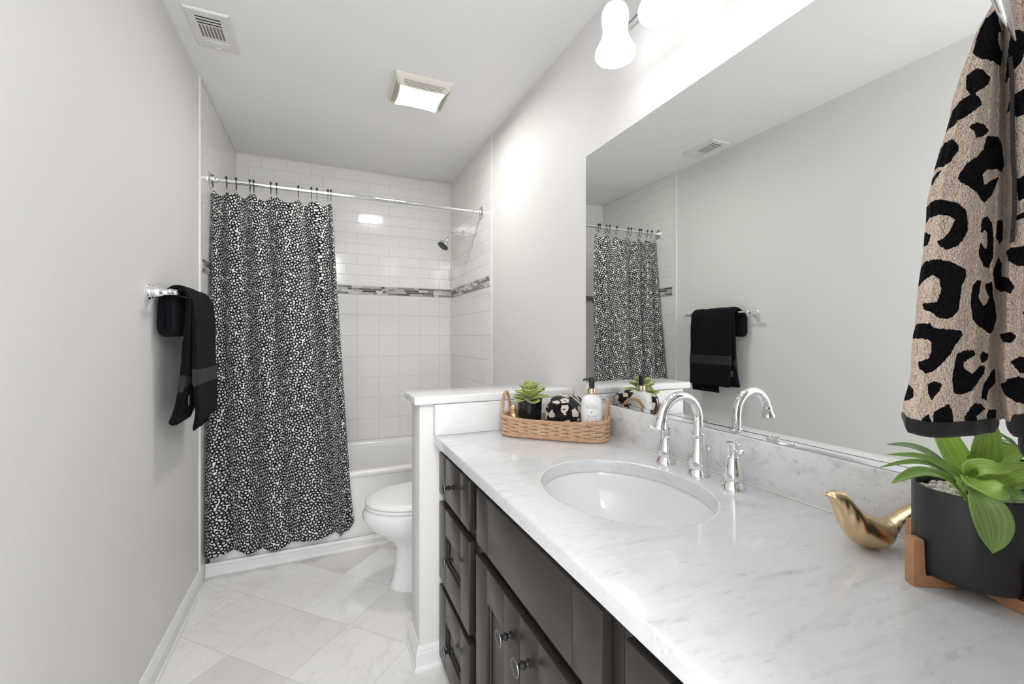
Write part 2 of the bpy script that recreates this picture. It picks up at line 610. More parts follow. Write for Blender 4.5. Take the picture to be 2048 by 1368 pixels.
# ------------------------------------------------------------------ measured outlines (room coordinates)
LEAVES = [
    (0.018, 'b', [(1.385, 0.31, 1.015), (1.391, 0.33, 1.028), (1.389, 0.347, 1.042), (1.377, 0.363, 1.049), (1.353, 0.379, 1.05)]),
    (0.019, 'u', [(1.372, 0.294, 1.009), (1.361, 0.299, 1.024), (1.351, 0.314, 1.035), (1.334, 0.333, 1.045), (1.305, 0.356, 1.045)]),
    (0.012, 'u', [(1.397, 0.316, 1.012), (1.391, 0.33, 1.02), (1.37, 0.344, 1.029), (1.35, 0.359, 1.027), (1.319, 0.372, 1.02)]),
    (0.022, 'u', [(1.344, 0.285, 0.996), (1.324, 0.288, 1.016), (1.308, 0.295, 1.03), (1.275, 0.304, 1.038), (1.249, 0.31, 1.034), (1.232, 0.317, 1.025)]),
    (0.036, 'c', [(1.398, 0.305, 1.015), (1.403, 0.314, 1.031), (1.404, 0.324, 1.052), (1.406, 0.334, 1.073), (1.404, 0.34, 1.09), (1.406, 0.345, 1.099)]),
    (0.042, 'c', [(1.398, 0.294, 1.021), (1.404, 0.291, 1.045), (1.393, 0.285, 1.07), (1.38, 0.28, 1.094), (1.367, 0.275, 1.113)]),
    (0.026, 'c', [(1.372, 0.294, 1.018), (1.358, 0.284, 1.036), (1.351, 0.271, 1.044), (1.354, 0.259, 1.045), (1.374, 0.25, 1.044)]),
    (0.032, 'c', [(1.355, 0.291, 1.026), (1.334, 0.273, 1.027), (1.322, 0.256, 1.025), (1.32, 0.246, 1.022), (1.331, 0.241, 1.019)]),
    (0.054, 'f', [(1.333, 0.278, 1.02), (1.316, 0.264, 1.014), (1.312, 0.255, 1.002), (1.319, 0.252, 0.982), (1.328, 0.254, 0.959), (1.333, 0.257, 0.94)]),
    (0.034, 'c', [(1.394, 0.285, 1.009), (1.397, 0.273, 1.023), (1.398, 0.261, 1.034), (1.417, 0.252, 1.038), (1.444, 0.246, 1.04)]),
    (0.02, 'u', [(1.4, 0.282, 1.006), (1.414, 0.271, 1.008), (1.424, 0.26, 1.014), (1.441, 0.253, 1.017)]),
    (0.028, 'u', [(1.366, 0.275, 1.009), (1.377, 0.259, 1.009), (1.387, 0.249, 1.007), (1.403, 0.242, 0.995)]),
    (0.034, 'c', [(1.421, 0.295, 1.023), (1.447, 0.289, 1.04), (1.464, 0.281, 1.048), (1.479, 0.269, 1.051)]),
    (0.011, 'u', [(1.431, 0.301, 1.028), (1.457, 0.295, 1.055), (1.472, 0.289, 1.058), (1.48, 0.279, 1.053)]),
    (0.011, 'u', [(1.432, 0.301, 1.028), (1.458, 0.295, 1.07), (1.473, 0.288, 1.067), (1.478, 0.281, 1.061)]),
]
TOWEL_ROWS = [(1.575, 1.144, 0.187, 1.145, 0.186, 1.211, 0.158), (1.559, 1.14, 0.189, 1.143, 0.187, 1.208, 0.159), (1.543, 1.137, 0.19, 1.143, 0.187, 1.208, 0.159), (1.526, 1.128, 0.194, 1.143, 0.187, 1.209, 0.158), (1.51, 1.119, 0.198, 1.144, 0.187, 1.209, 0.158), (1.494, 1.114, 0.2, 1.144, 0.187, 1.209, 0.158), (1.478, 1.108, 0.203, 1.145, 0.187, 1.21, 0.158), (1.462, 1.103, 0.205, 1.145, 0.186, 1.21, 0.158), (1.446, 1.098, 0.207, 1.146, 0.186, 1.211, 0.158), (1.429, 1.096, 0.208, 1.146, 0.186, 1.211, 0.157), (1.413, 1.092, 0.21, 1.146, 0.186, 1.212, 0.157), (1.397, 1.087, 0.212, 1.147, 0.186, 1.212, 0.157), (1.381, 1.083, 0.214, 1.147, 0.186, 1.212, 0.157), (1.365, 1.079, 0.215, 1.147, 0.185, 1.213, 0.157), (1.349, 1.076, 0.217, 1.147, 0.185, 1.213, 0.157), (1.332, 1.075, 0.217, 1.147, 0.185, 1.213, 0.157), (1.316, 1.074, 0.218, 1.147, 0.186, 1.212, 0.157), (1.3, 1.072, 0.218, 1.145, 0.186, 1.211, 0.158), (1.284, 1.07, 0.219, 1.144, 0.187, 1.209, 0.158), (1.268, 1.068, 0.22, 1.143, 0.187, 1.209, 0.159), (1.252, 1.067, 0.221, 1.142, 0.188, 1.208, 0.159), (1.235, 1.065, 0.221, 1.142, 0.188, 1.207, 0.159), (1.219, 1.063, 0.222, 1.141, 0.188, 1.206, 0.16), (1.203, 1.062, 0.223, 1.14, 0.189, 1.205, 0.16), (1.187, 1.061, 0.223, 1.139, 0.189, 1.205, 0.16), (1.171, 1.06, 0.224, 1.141, 0.188, 1.206, 0.16), (1.155, 1.056, 0.226, 1.142, 0.188, 1.207, 0.159), (1.138, 1.053, 0.227, 1.144, 0.187, 1.209, 0.158), (1.122, 1.054, 0.226, 1.145, 0.187, 1.21, 0.158)]
BLOTS = [[(0.15, 1.5129), (0.136, 1.5191), (0.579, 1.5254), (0.984, 1.5108), (1.01, 1.493), (0.927, 1.4795), (0.68, 1.4784), (0.426, 1.4774), (0.252, 1.4826), (0.138, 1.4868), (0.104, 1.5024)],
 [(0.16, 1.4638), (0.318, 1.4696), (0.467, 1.468), (0.666, 1.4618), (0.633, 1.4555), (0.52, 1.4492), (0.409, 1.4451), (0.495, 1.4409), (0.55, 1.4352), (0.362, 1.4263), (0.185, 1.4211), (0.134, 1.4169), (0.008, 1.4169), (-0.015, 1.4263), (0.037, 1.4346), (0.177, 1.4409), (0.328, 1.4451), (0.222, 1.4513)],
 [(0.363, 1.4138), (0.489, 1.418), (0.637, 1.4169), (0.709, 1.4117), (0.626, 1.4065), (0.519, 1.4034), (0.466, 1.4096)],
 [(-0.03, 1.4028), (0.159, 1.4039), (0.274, 1.3971), (0.294, 1.3919), (0.237, 1.3867), (0.222, 1.3815), (0.128, 1.3783), (-0.028, 1.3804)],
 [(1.065, 1.5056), (1.223, 1.4951), (1.215, 1.4784), (1.167, 1.4701), (1.018, 1.4638), (1.035, 1.4847)],
 [(1.038, 1.444), (1.23, 1.4451), (1.219, 1.4201), (1.101, 1.4221), (1.019, 1.4346)],
 [(1.148, 1.5347), (1.339, 1.5389), (1.335, 1.5275), (1.16, 1.5275)],
 [(0.073, 1.5493), (1.019, 1.5431), (1.075, 1.5347), (0.825, 1.5306), (0.243, 1.5389)],
 [(-0.015, 1.3671), (0.004, 1.3728), (0.121, 1.3765), (0.072, 1.3702), (0.022, 1.364)],
 [(0.331, 1.3666), (0.423, 1.3785), (0.559, 1.3858), (0.641, 1.3942), (0.675, 1.4067), (0.856, 1.4109), (0.958, 1.4067), (1.0, 1.3879), (0.955, 1.3785), (0.837, 1.3785), (0.722, 1.3754), (0.656, 1.3702), (0.68, 1.3593), (0.787, 1.3671), (0.898, 1.3723), (0.845, 1.3629), (0.794, 1.3525), (0.691, 1.3426), (0.604, 1.3525), (0.46, 1.3587), (0.373, 1.3619)],
 [(-0.028, 1.3441), (0.112, 1.3473), (0.25, 1.3452), (0.374, 1.3421), (0.469, 1.3358), (0.498, 1.3275), (0.518, 1.317), (0.475, 1.3087), (0.407, 1.3014), (0.281, 1.2983), (0.211, 1.3014), (0.152, 1.3066), (0.239, 1.3097), (0.298, 1.316), (0.355, 1.3264), (0.275, 1.3306), (0.156, 1.3316), (0.039, 1.3306), (-0.018, 1.3275)],
 [(-0.027, 1.3222), (0.084, 1.3139), (0.05, 1.3045), (-0.017, 1.3056)],
 [(0.668, 1.3275), (0.733, 1.3316), (0.812, 1.3264), (0.847, 1.3149), (0.861, 1.2941), (0.822, 1.2826), (0.756, 1.2837), (0.682, 1.292), (0.666, 1.2983), (0.688, 1.3066), (0.713, 1.3024), (0.755, 1.3003), (0.773, 1.3066), (0.753, 1.317), (0.713, 1.3181), (0.69, 1.3149), (0.677, 1.3149)],
 [(0.877, 1.3295), (0.963, 1.3316), (0.986, 1.3129), (0.935, 1.3076), (0.875, 1.3129)],
 [(-0.038, 1.2795), (0.035, 1.2889), (0.19, 1.2899), (0.336, 1.2878), (0.541, 1.2795), (0.549, 1.2732), (0.508, 1.2649), (0.506, 1.2515), (0.495, 1.242), (0.422, 1.2347), (0.348, 1.2336), (0.259, 1.2347), (0.189, 1.2399), (0.098, 1.242), (0.067, 1.2482), (0.243, 1.2493), (0.277, 1.2607), (0.239, 1.2711), (0.162, 1.2753), (0.067, 1.2711), (0.001, 1.2649)],
 [(0.635, 1.2649), (0.68, 1.2701), (0.731, 1.2701), (0.726, 1.2618), (0.72, 1.2534), (0.788, 1.2461), (0.824, 1.2482), (0.858, 1.2545), (0.802, 1.2618), (0.785, 1.267), (0.871, 1.2701), (0.899, 1.2586), (0.952, 1.2461), (0.966, 1.2357), (0.92, 1.2221), (0.873, 1.219), (0.82, 1.2232), (0.731, 1.2263), (0.662, 1.2326), (0.629, 1.2482)],
 [(0.938, 1.2951), (0.997, 1.2899), (1.008, 1.2764), (1.121, 1.2628), (1.082, 1.2566), (0.978, 1.2628), (0.914, 1.2649), (0.876, 1.2795)],
 [(1.071, 1.364), (1.305, 1.3671), (1.303, 1.3452), (1.098, 1.3431)],
 [(1.068, 1.3295), (1.229, 1.3337), (1.302, 1.3275), (1.082, 1.3254)],
 [(1.018, 1.3003), (1.332, 1.3003), (1.355, 1.2816), (1.15, 1.2816), (1.042, 1.2878)],
 [(-0.01, 1.2171), (0.023, 1.2293), (0.182, 1.2293), (0.229, 1.2249), (0.375, 1.2237), (0.535, 1.2226), (0.56, 1.2182), (0.493, 1.2093), (0.446, 1.2004), (0.359, 1.1915), (0.275, 1.1848), (0.186, 1.1815), (0.104, 1.1859), (0.09, 1.1926), (0.199, 1.1959), (0.235, 1.2026), (0.216, 1.2126), (0.122, 1.2149), (-0.008, 1.2143)],
 [(0.208, 1.1715), (0.269, 1.1748), (0.359, 1.1726), (0.34, 1.1648), (0.283, 1.157), (0.226, 1.1637)],
 [(0.511, 1.2004), (0.601, 1.2037), (0.706, 1.2037), (0.734, 1.1993), (0.658, 1.1959), (0.582, 1.1915), (0.613, 1.1859), (0.69, 1.1815), (0.793, 1.1893), (0.852, 1.1882), (0.832, 1.1815), (0.751, 1.1737), (0.673, 1.1648), (0.564, 1.162), (0.49, 1.1637), (0.465, 1.1759), (0.487, 1.1871)],
 [(0.788, 1.1971), (0.811, 1.2026), (0.892, 1.1993), (0.869, 1.1937), (0.805, 1.1909)],
 [(0.812, 1.1715), (0.924, 1.1826), (0.978, 1.1859), (0.963, 1.1715), (0.87, 1.1648), (0.853, 1.1548), (0.789, 1.1581)],
 [(-0.018, 1.1715), (0.072, 1.1659), (0.09, 1.1581), (-0.011, 1.1526), (-0.046, 1.1626)],
 [(0.314, 1.1459), (0.454, 1.1537), (0.492, 1.1481), (0.508, 1.1337), (0.313, 1.1337)],
 [(0.21, 1.1392), (0.264, 1.1437), (0.313, 1.1337), (0.201, 1.1337)],
 [(0.605, 1.1403), (0.712, 1.1537), (0.782, 1.1526), (0.825, 1.147), (0.73, 1.1403), (0.749, 1.1337), (0.626, 1.1337)],
 [(0.843, 1.1403), (0.859, 1.1459), (0.949, 1.1448), (0.939, 1.1337), (0.822, 1.1337)],
 [(1.109, 1.1937), (1.215, 1.1982), (1.402, 1.1982), (1.404, 1.1804), (1.222, 1.1837)],
 [(1.015, 1.1704), (1.072, 1.177), (1.201, 1.1804), (1.398, 1.1759), (1.365, 1.1537), (1.15, 1.1559), (1.033, 1.1615)],
 [(1.01, 1.2193), (1.09, 1.2215), (1.163, 1.2171), (1.113, 1.2104), (1.034, 1.2115)],
 [(1.217, 1.2382), (1.366, 1.2471), (1.378, 1.2315)]]
PALE = [[(0.814, 1.5097), (1.008, 1.5087), (1.041, 1.4993), (0.912, 1.4951), (0.813, 1.5003)]]

# ------------------------------------------------------------------ room shell
Y0 = -0.5
struct('floor', box(bmesh.new(), -.12, W + .12, Y0, D + .12, -.06, 0), M['floor'])
struct('ceiling', box(bmesh.new(), -.12, W + .12, Y0, D + .12, H, H + .06), M['ceiling'])
wall_left = struct('wall_left', box(bmesh.new(), -.12, 0, Y0, D + .12, 0, H), M['wall'])
wall_right = struct('wall_right', box(bmesh.new(), W, W + .12, .06, D + .12, 0, H), M['wall'])
wall_back = struct('wall_back', box(bmesh.new(), 0, W, D, D + .12, 0, H), M['wall'])
struct('wall_front', box(bmesh.new(), .86, W + .12, -.06, .06, 0, H), M['wall'])
TY = 2.525                             # where the tile surround begins
TT = .004                              # how far the tile stands out of the wall

# tile surround of the tub alcove, a facing on each of the three walls
struct('tile_facing', box(bmesh.new(), 0, TT, TY, D, 0, H), M['tile_side'], wall_left)
struct('tile_facing', box(bmesh.new(), W - TT, W, TY, D, 0, H), M['tile_side'], wall_right)
struct('tile_facing', box(bmesh.new(), TT, W - TT, D - TT, D, 0, H), M['tile_back'], wall_back)
for wall, x0, x1 in ((wall_left, 0, .009), (wall_right, W - .009, W)):
    b = bmesh.new()
    box(b, x0, x1, TY - .010, TY + .004, 0, H, .003)
    struct('edge_trim', b, M['trim'], wall)
b = bmesh.new()
for xx in (TT, W - TT):
    box(b, xx - .004, xx + .004, D - TT - .005, D - TT + .002, .43, H - .001, .002)
box(b, 0, W, D - TT - .004, D - TT + .001, H - .006, H - .0005)
box(b, TT - .001, TT + .004, TY, D, H - .006, H - .0005)
struct('corner_joint', b, M['caulk'], wall_back)

# mosaic band of little glass sticks, four rows
BZ0, BZ1 = 1.5395, 1.6035
def mosaic(wall, axis, a0, a1, face, out):
    b = bmesh.new()
    rows = 4
    rh = (BZ1 - BZ0) / rows
    def bar(p, q, z0, z1, th, mat):
        if axis == 'x':
            box(b, p, q, face, face + out * th, z0, z1, 0, 1, mat)
        else:
            box(b, face, face + out * th, p, q, z0, z1, 0, 1, mat)
    bar(a0, a1, BZ0 - .001, BZ1 + .001, .0035, 5)
    for r in range(rows):
        p = a0 - R.random() * .06
        while p < a1:
            L = R.choice([.03, .048, .048, .07, .1, .1])
            q0, q1 = max(p, a0) + .001, min(p + L, a1) - .001
            if q1 - q0 > .004:
                bar(q0, q1, BZ0 + r * rh + .0012, BZ0 + (r + 1) * rh - .0012, .0052,
                    R.choice([0, 0, 1, 1, 2, 2, 2, 3, 4, 4]))
            p += L
    struct('mosaic_border', b, [M['mosaic0'], M['mosaic1'], M['mosaic2'], M['mosaic3'], M['mosaic4'], M['grout']], wall)
mosaic(wall_back, 'x', .008, W - .008, D - TT, -1)
mosaic(wall_left, 'y', TY + .03, D - .012, TT, 1)
mosaic(wall_right, 'y', TY + .03, D - .012, W - TT, -1)

def baseboard(name, p0, p1, normal, h=.085, th=.016, parent=None):
    """moulded skirting from p0 to p1 (xy), standing out along normal"""
    prof = [(0, 0), (th + .006, 0), (th + .006, .008), (th, .016), (th, h * .72), (th - .003, h * .76), (th - .003, h * .82),
            (th * .5, h * .92), (th * .35, h), (0, h)]
    b = bmesh.new()
    loft(b, [[Vector((p[0] + normal[0] * a, p[1] + normal[1] * a, z)) for a, z in prof] for p in (p0, p1)])
    return struct(name, b, M['trim'], parent, ang=25)
baseboard('baseboard_left', (0, Y0), (0, TY - .012), (1, 0))
baseboard('trim_1', (.005, 2.634), (W - .005, 2.634), (0, -1), .062, .012)     # base moulding along the tub apron

# half-height wall between vanity and toilet, with its skirting
PX, PY0, PY1, PZ = .876, 1.588, 1.735, .968
partition = struct('wall_partition', box(bmesh.new(), PX, W, PY0, PY1, 0, PZ, .002), M['wall'])
b = bmesh.new()
hb, tb_ = .085, .016
prof = [(0, 0), (tb_ + .006, 0), (tb_ + .006, .008), (tb_, .016), (tb_, hb * .72), (tb_ - .003, hb * .76), (tb_ - .003, hb * .82), (tb_ * .5, hb * .92), (tb_ * .35, hb), (0, hb)]
loft(b, [[Vector((PX - a, PY1, z)) for a, z in prof], [Vector((PX - a, PY0 - a, z)) for a, z in prof], [Vector((.9650, PY0 - a, z)) for a, z in prof]])
struct('baseboard_partition', b, M['trim'], ang=25)

b = bmesh.new()
box(b, .853, W - .001, 1.562, 1.776, PZ, PZ + .0302, .006, 3)
tag(obj('partition_cap', b, M['ledge']), 'white marble slab capping the half wall between vanity and toilet', 'ledge')

# ------------------------------------------------------------------ ceiling vent
v = thing('ceiling_vent', 'white rectangular air register with dark louvre slots, on the ceiling by the left wall', 'vent', (.136, 2.125, H))
b = bmesh.new()
x0, x1, y0, y1 = .058, .214, 1.996, 2.254
zt, zb = H - .001, H - .009
slots = []
for yy in (2.034, 2.052, 2.070):
    slots.append((.091, .177, yy, yy + .010))
for i in range(7):
    xx = .0925 + i * .0122
    slots.append((xx, xx + .0078, 2.086, 2.166))
def plate_with_slots(b, x0, x1, y0, y1, slots, z0, z1):
    xs = sorted({x0, x1, *[s[0] for s in slots], *[s[1] for s in slots]})
    ys = sorted({y0, y1, *[s[2] for s in slots], *[s[3] for s in slots]})
    vt = {}
    def V(i, j, z):
        if (i, j, z) not in vt:
            vt[(i, j, z)] = b.verts.new((xs[i], ys[j], z))
        return vt[(i, j, z)]
    solid = lambda i, j: (0 <= i < len(xs) - 1 and 0 <= j < len(ys) - 1 and
                          not any(s[0] - 1e-6 <= xs[i] and xs[i + 1] <= s[1] + 1e-6 and s[2] - 1e-6 <= ys[j] and ys[j + 1] <= s[3] + 1e-6 for s in slots))
    for i in range(len(xs) - 1):
        for j in range(len(ys) - 1):
            if not solid(i, j):
                continue
            for z in (z0, z1):
                b.faces.new((V(i, j, z), V(i + 1, j, z), V(i + 1, j + 1, z), V(i, j + 1, z)))
            for (di, dj, a, c) in ((-1, 0, (i, j), (i, j + 1)), (1, 0, (i + 1, j), (i + 1, j + 1)),
                                   (0, -1, (i, j), (i + 1, j)), (0, 1, (i, j + 1), (i + 1, j + 1))):
                if not solid(i + di, j + dj):
                    b.faces.new((V(*a, z0), V(*c, z0), V(*c, z1), V(*a, z1)))
plate_with_slots(b, x0 + .006, x1 - .006, y0 + .006, y1 - .006, slots, zb, zb + .002)
loft(b, [[(x0, y0, zt), (x1, y0, zt), (x1, y1, zt), (x0, y1, zt)],
         [(x0 + .006, y0 + .006, zb), (x1 - .006, y0 + .006, zb), (x1 - .006, y1 - .006, zb), (x0 + .006, y1 - .006, zb)]], cap=False)
for k in range(3):
    box(b, .094, .180, 2.186 + k * .012, 2.192 + k * .012, zb - .0022, zb + .001, .0008)
obj('face_plate', b, M['vent_paint'], v)
b = bmesh.new()
box(b, .085, .185, 2.028, 2.172, H - .0035, H - .0015)
obj('duct_shade_sheet', b, M['hole_shade'], v)  # black sheet above the slots paints the darkness of the duct
for i in range(7):
    b = bmesh.new()
    xx = .0925 + i * .0122
    loft(b, [[(xx + .001, y, zb + .0022), (xx + .0022, y, zb + .0022), (xx + .0065, y, H - .0035), (xx + .0053, y, H - .0035)] for y in (2.086, 2.166)])
    obj('louvre', b, M['duct'], v)
b = bmesh.new()
box(b, .124, .146, 2.226, 2.234, zb - .005, zb + .001, .001)
obj('damper_lever', b, M['vent_paint'], v)
for yy, xx in ((2.016, .137), (2.240, .137)):
    b = bmesh.new()
    lathe(b, [(0, -.002), (.003, -.0015), (.004, 0), (.004, .002)], (xx, yy, zb - .001), (0, 0, 1), 12)
    obj('screw', b, M['white_plastic'], v)

# ------------------------------------------------------------------ fan light on the ceiling
f = thing('ceiling_fan_light', 'square cream exhaust fan with louvred sides and glowing lens on the ceiling', 'ceiling light', (1.008, 2.225, H))
fx0, fx1, fy0, fy1 = .864, 1.156, 2.084, 2.368
lx0, lx1, ly0, ly1 = .893, 1.117, 2.130, 2.322
lz = H - .040
def rrect(x0, x1, y0, y1, r, z, n=6, bow=0):
    pts = []
    for cx_, cy_, a0 in ((x1 - r, y1 - r, 0), (x0 + r, y1 - r, PI / 2), (x0 + r, y0 + r, PI), (x1 - r, y0 + r, 1.5 * PI)):
        for i in range(n + 1):
            a = a0 + PI / 2 * i / n
            pts.append(Vector((cx_ + r * math.cos(a), cy_ + r * math.sin(a), z)))
    if bow:
        mx, my = (x0 + x1) / 2, (y0 + y1) / 2
        q = []
        for i, p in enumerate(pts):
            q.append(p)
            nx = pts[(i + 1) % len(pts)]
            if i % (n + 1) == n:
                for k in range(1, 8):
                    t = k / 8
                    m = p.lerp(nx, t)
                    s = 4 * t * (1 - t) * bow
                    dirn = Vector((mx, my, z)) - p.lerp(nx, .5)
                    q.append(m + dirn.normalized() * s)
        pts = q
    return pts
b = bmesh.new()
rings = []
for k in range(9):
    t = k / 8
    s = t ** .62                       # concave flank from the wide base to the lens
    rings.append(rrect(fx0 + (lx0 - fx0) * t, fx1 + (lx1 - fx1) * t, fy0 + (ly0 - fy0) * t, fy1 + (ly1 - fy1) * t,
                       .014 - .006 * t, H - .0005 - .0395 * s, bow=max(1e-5, .007 * t)))
loft(b, rings)
obj('housing', b, M['fan_plastic'], f)
for side in range(4):
    for k in range(4):
        t = .42 + k * .13
        s = t ** .62
        z = H - .0005 - .0395 * s - .0004
        b = bmesh.new()
        xa, xb_ = fx0 + (lx0 - fx0) * t, fx1 + (lx1 - fx1) * t
        ya, yb_ = fy0 + (ly0 - fy0) * t, fy1 + (ly1 - fy1) * t
        bow = .007 * t
        pts = []
        for i in range(13):
            q = i / 12
            u = .12 + .76 * q
            d = 4 * u * (1 - u) * bow
            if side == 0:
                pts.append((xa + (xb_ - xa) * u, ya + d, z))
            elif side == 1:
                pts.append((xa + (xb_ - xa) * u, yb_ - d, z))
            elif side == 2:
                pts.append((xa + d, ya + (yb_ - ya) * u, z))
            else:
                pts.append((xb_ - d, ya + (yb_ - ya) * u, z))
        tube(b, pts, .0010, 6)
        obj('louvre_slot_shade', b, M['louvre_shadow'], f)  # thin dark strips paint the shade inside the louvre slots
b = bmesh.new()
rings = [rrect(lx0 + i, lx1 - i, ly0 + i, ly1 - i, .008, z, bow=.007) for i, z in ((.002, lz + .002), (.002, lz - .0004), (.008, lz - .0016), (.03, lz - .003), (.07, lz - .0036))]
loft(b, rings)
obj('lens', b, M['lens'], f)
# the fan lamp itself: light leaves through the lens, downwards
fl = area('fan_lamp', ((lx0 + lx1) / 2, (ly0 + ly1) / 2, lz - .0055), (0, 0, 0), (lx1 - lx0 - .03, ly1 - ly0 - .03), 7.4, (1, .99, .98))

# ------------------------------------------------------------------ bathtub
tub = thing('bathtub', 'white alcove bathtub with plain apron behind the patterned curtain', 'bathtub', (W / 2, 3.04, 0))
tx0, tx1, ty0, ty1, tz = TT + .001, W - TT - .001, 2.636, D - TT - .001, .435
b = bmesh.new()
def se(cx_, cy_, a, c, z, p=5, n=64):
    q = []
    for i in range(n):
        t = 2 * PI * i / n
        co, si = math.cos(t), math.sin(t)
        q.append(Vector((cx_ + a * math.copysign(abs(co) ** (2 / p), co), cy_ + c * math.copysign(abs(si) ** (2 / p), si), z)))
    return q
cx_, cy_ = (tx0 + tx1) / 2, (ty0 + ty1) / 2
ha, hc = (tx1 - tx0) / 2, (ty1 - ty0) / 2
def rc(inset, z):
    return se(cx_, cy_, ha - inset, hc - inset, z, 60)
rings = [rc(.010, 0), rc(.010, tz - .034), rc(.003, tz - .030), rc(0, tz - .025), rc(0, tz - .008), rc(.003, tz - .002), rc(.010, tz), rc(.035, tz + .001)]
rings += [se(cx_, cy_, ha - .075, hc - .062, tz, 9), se(cx_, cy_, ha - .088, hc - .075, tz - .010, 7), se(cx_, cy_, ha - .10, hc - .088, tz - .05, 6),
          se(cx_ + .01, cy_, ha - .135, hc - .125, tz - .26, 5), se(cx_ + .01, cy_, ha - .19, hc - .17, tz - .345, 4), se(cx_ + .01, cy_, ha - .35, hc - .28, tz - .36, 3)]
loft(b, rings)
obj('shell', b, M['acrylic'], tub, ang=50)
b = bmesh.new()
lathe(b, [(0, .004), (.02, .004), (.024, 0)], (1.28, cy_, tz - .3595), (0, 0, 1), 20)
obj('drain', b, M['chrome'], tub)

# ------------------------------------------------------------------ shower rod with hooks and curtain
RY, RZ = 2.7085, 2.046
rod = thing('shower_rod', 'chrome tension rod across the tub alcove carrying the patterned curtain', 'shower rod', (W / 2, RY, RZ))
b = bmesh.new()
tube(b, [(.012, RY, RZ), (1.095, RY, RZ)], .0142, 20)
obj('rod_tube', b, M['chrome'], rod)
b = bmesh.new()
tube(b, [(1.09, RY, RZ), (W - .012, RY, RZ)], .0122, 20)
obj('inner_rod_tube', b, M['chrome'], rod)
for x, s in ((TT, 1), (W - TT, -1)):
    b = bmesh.new()
    lathe(b, [(.036, 0), (.036, .004), (.030, .009), (.024, .011), (.022, .020), (.018, .024), (.018, .036)], (x, RY, RZ), (s, 0, 0), 28)
    obj('flange', b, M['chrome'], rod)

HOOKX = [.022, .083, .127, .190, .208, .289, .317, .425, .491, .520, .578, .594]
ORD = ['first', 'second', 'third', 'fourth', 'fifth', 'sixth', 'seventh', 'eighth', 'ninth', 'tenth', 'eleventh', 'twelfth']
hook0 = None
for i, x in enumerate(HOOKX):
    lab = 'black curtain hook on the chrome shower rod, %s from the left wall' % ORD[i]
    if hook0 is None:
        h = hook0 = thing('curtain_hook', lab, 'curtain hook', (x, RY, RZ), 'curtain hooks on the shower rod')
        b = bmesh.new()
        pts = []
        for k in range(17):
            a = math.radians(115 - k * 295 / 16)          # from front top over the rod and round its back
            pts.append((x, RY - .0162 * math.cos(a) * 1.0, RZ + .0162 * math.sin(a)))
        pts = [(x, RY - .0165, RZ + .006)] + [(x, RY - .0165 * math.cos(math.radians(t)), RZ + .0165 * math.sin(math.radians(t))) for t in range(30, 211, 20)]
        pts += [(x, RY + .012, RZ - .018), (x, RY + .004, RZ - .034), (x, RY - .001, RZ - .046)]
        tube(b, spline(pts, 30), .0016, 8)
        pts = [(x, RY - .0165, RZ + .006), (x, RY - .0172, RZ - .008), (x, RY - .012, RZ - .024), (x, RY - .006, RZ - .038), (x, RY - .001, RZ - .046)]
        tube(b, spline(pts, 16), .0016, 8)
        obj('hook_wire', b, M['black_plastic'], h)
        b = bmesh.new()
        bmesh.ops.create_uvsphere(b, u_segments=14, v_segments=10, radius=.0062)
        bmesh.ops.translate(b, verts=b.verts, vec=(x, RY - .015, RZ + .0135))
        obj('hook_bead', b, M['black_plastic'], h)
    else:
        h = copy_tree(hook0)
        h.location = (x, RY, RZ)
        h['label'] = lab

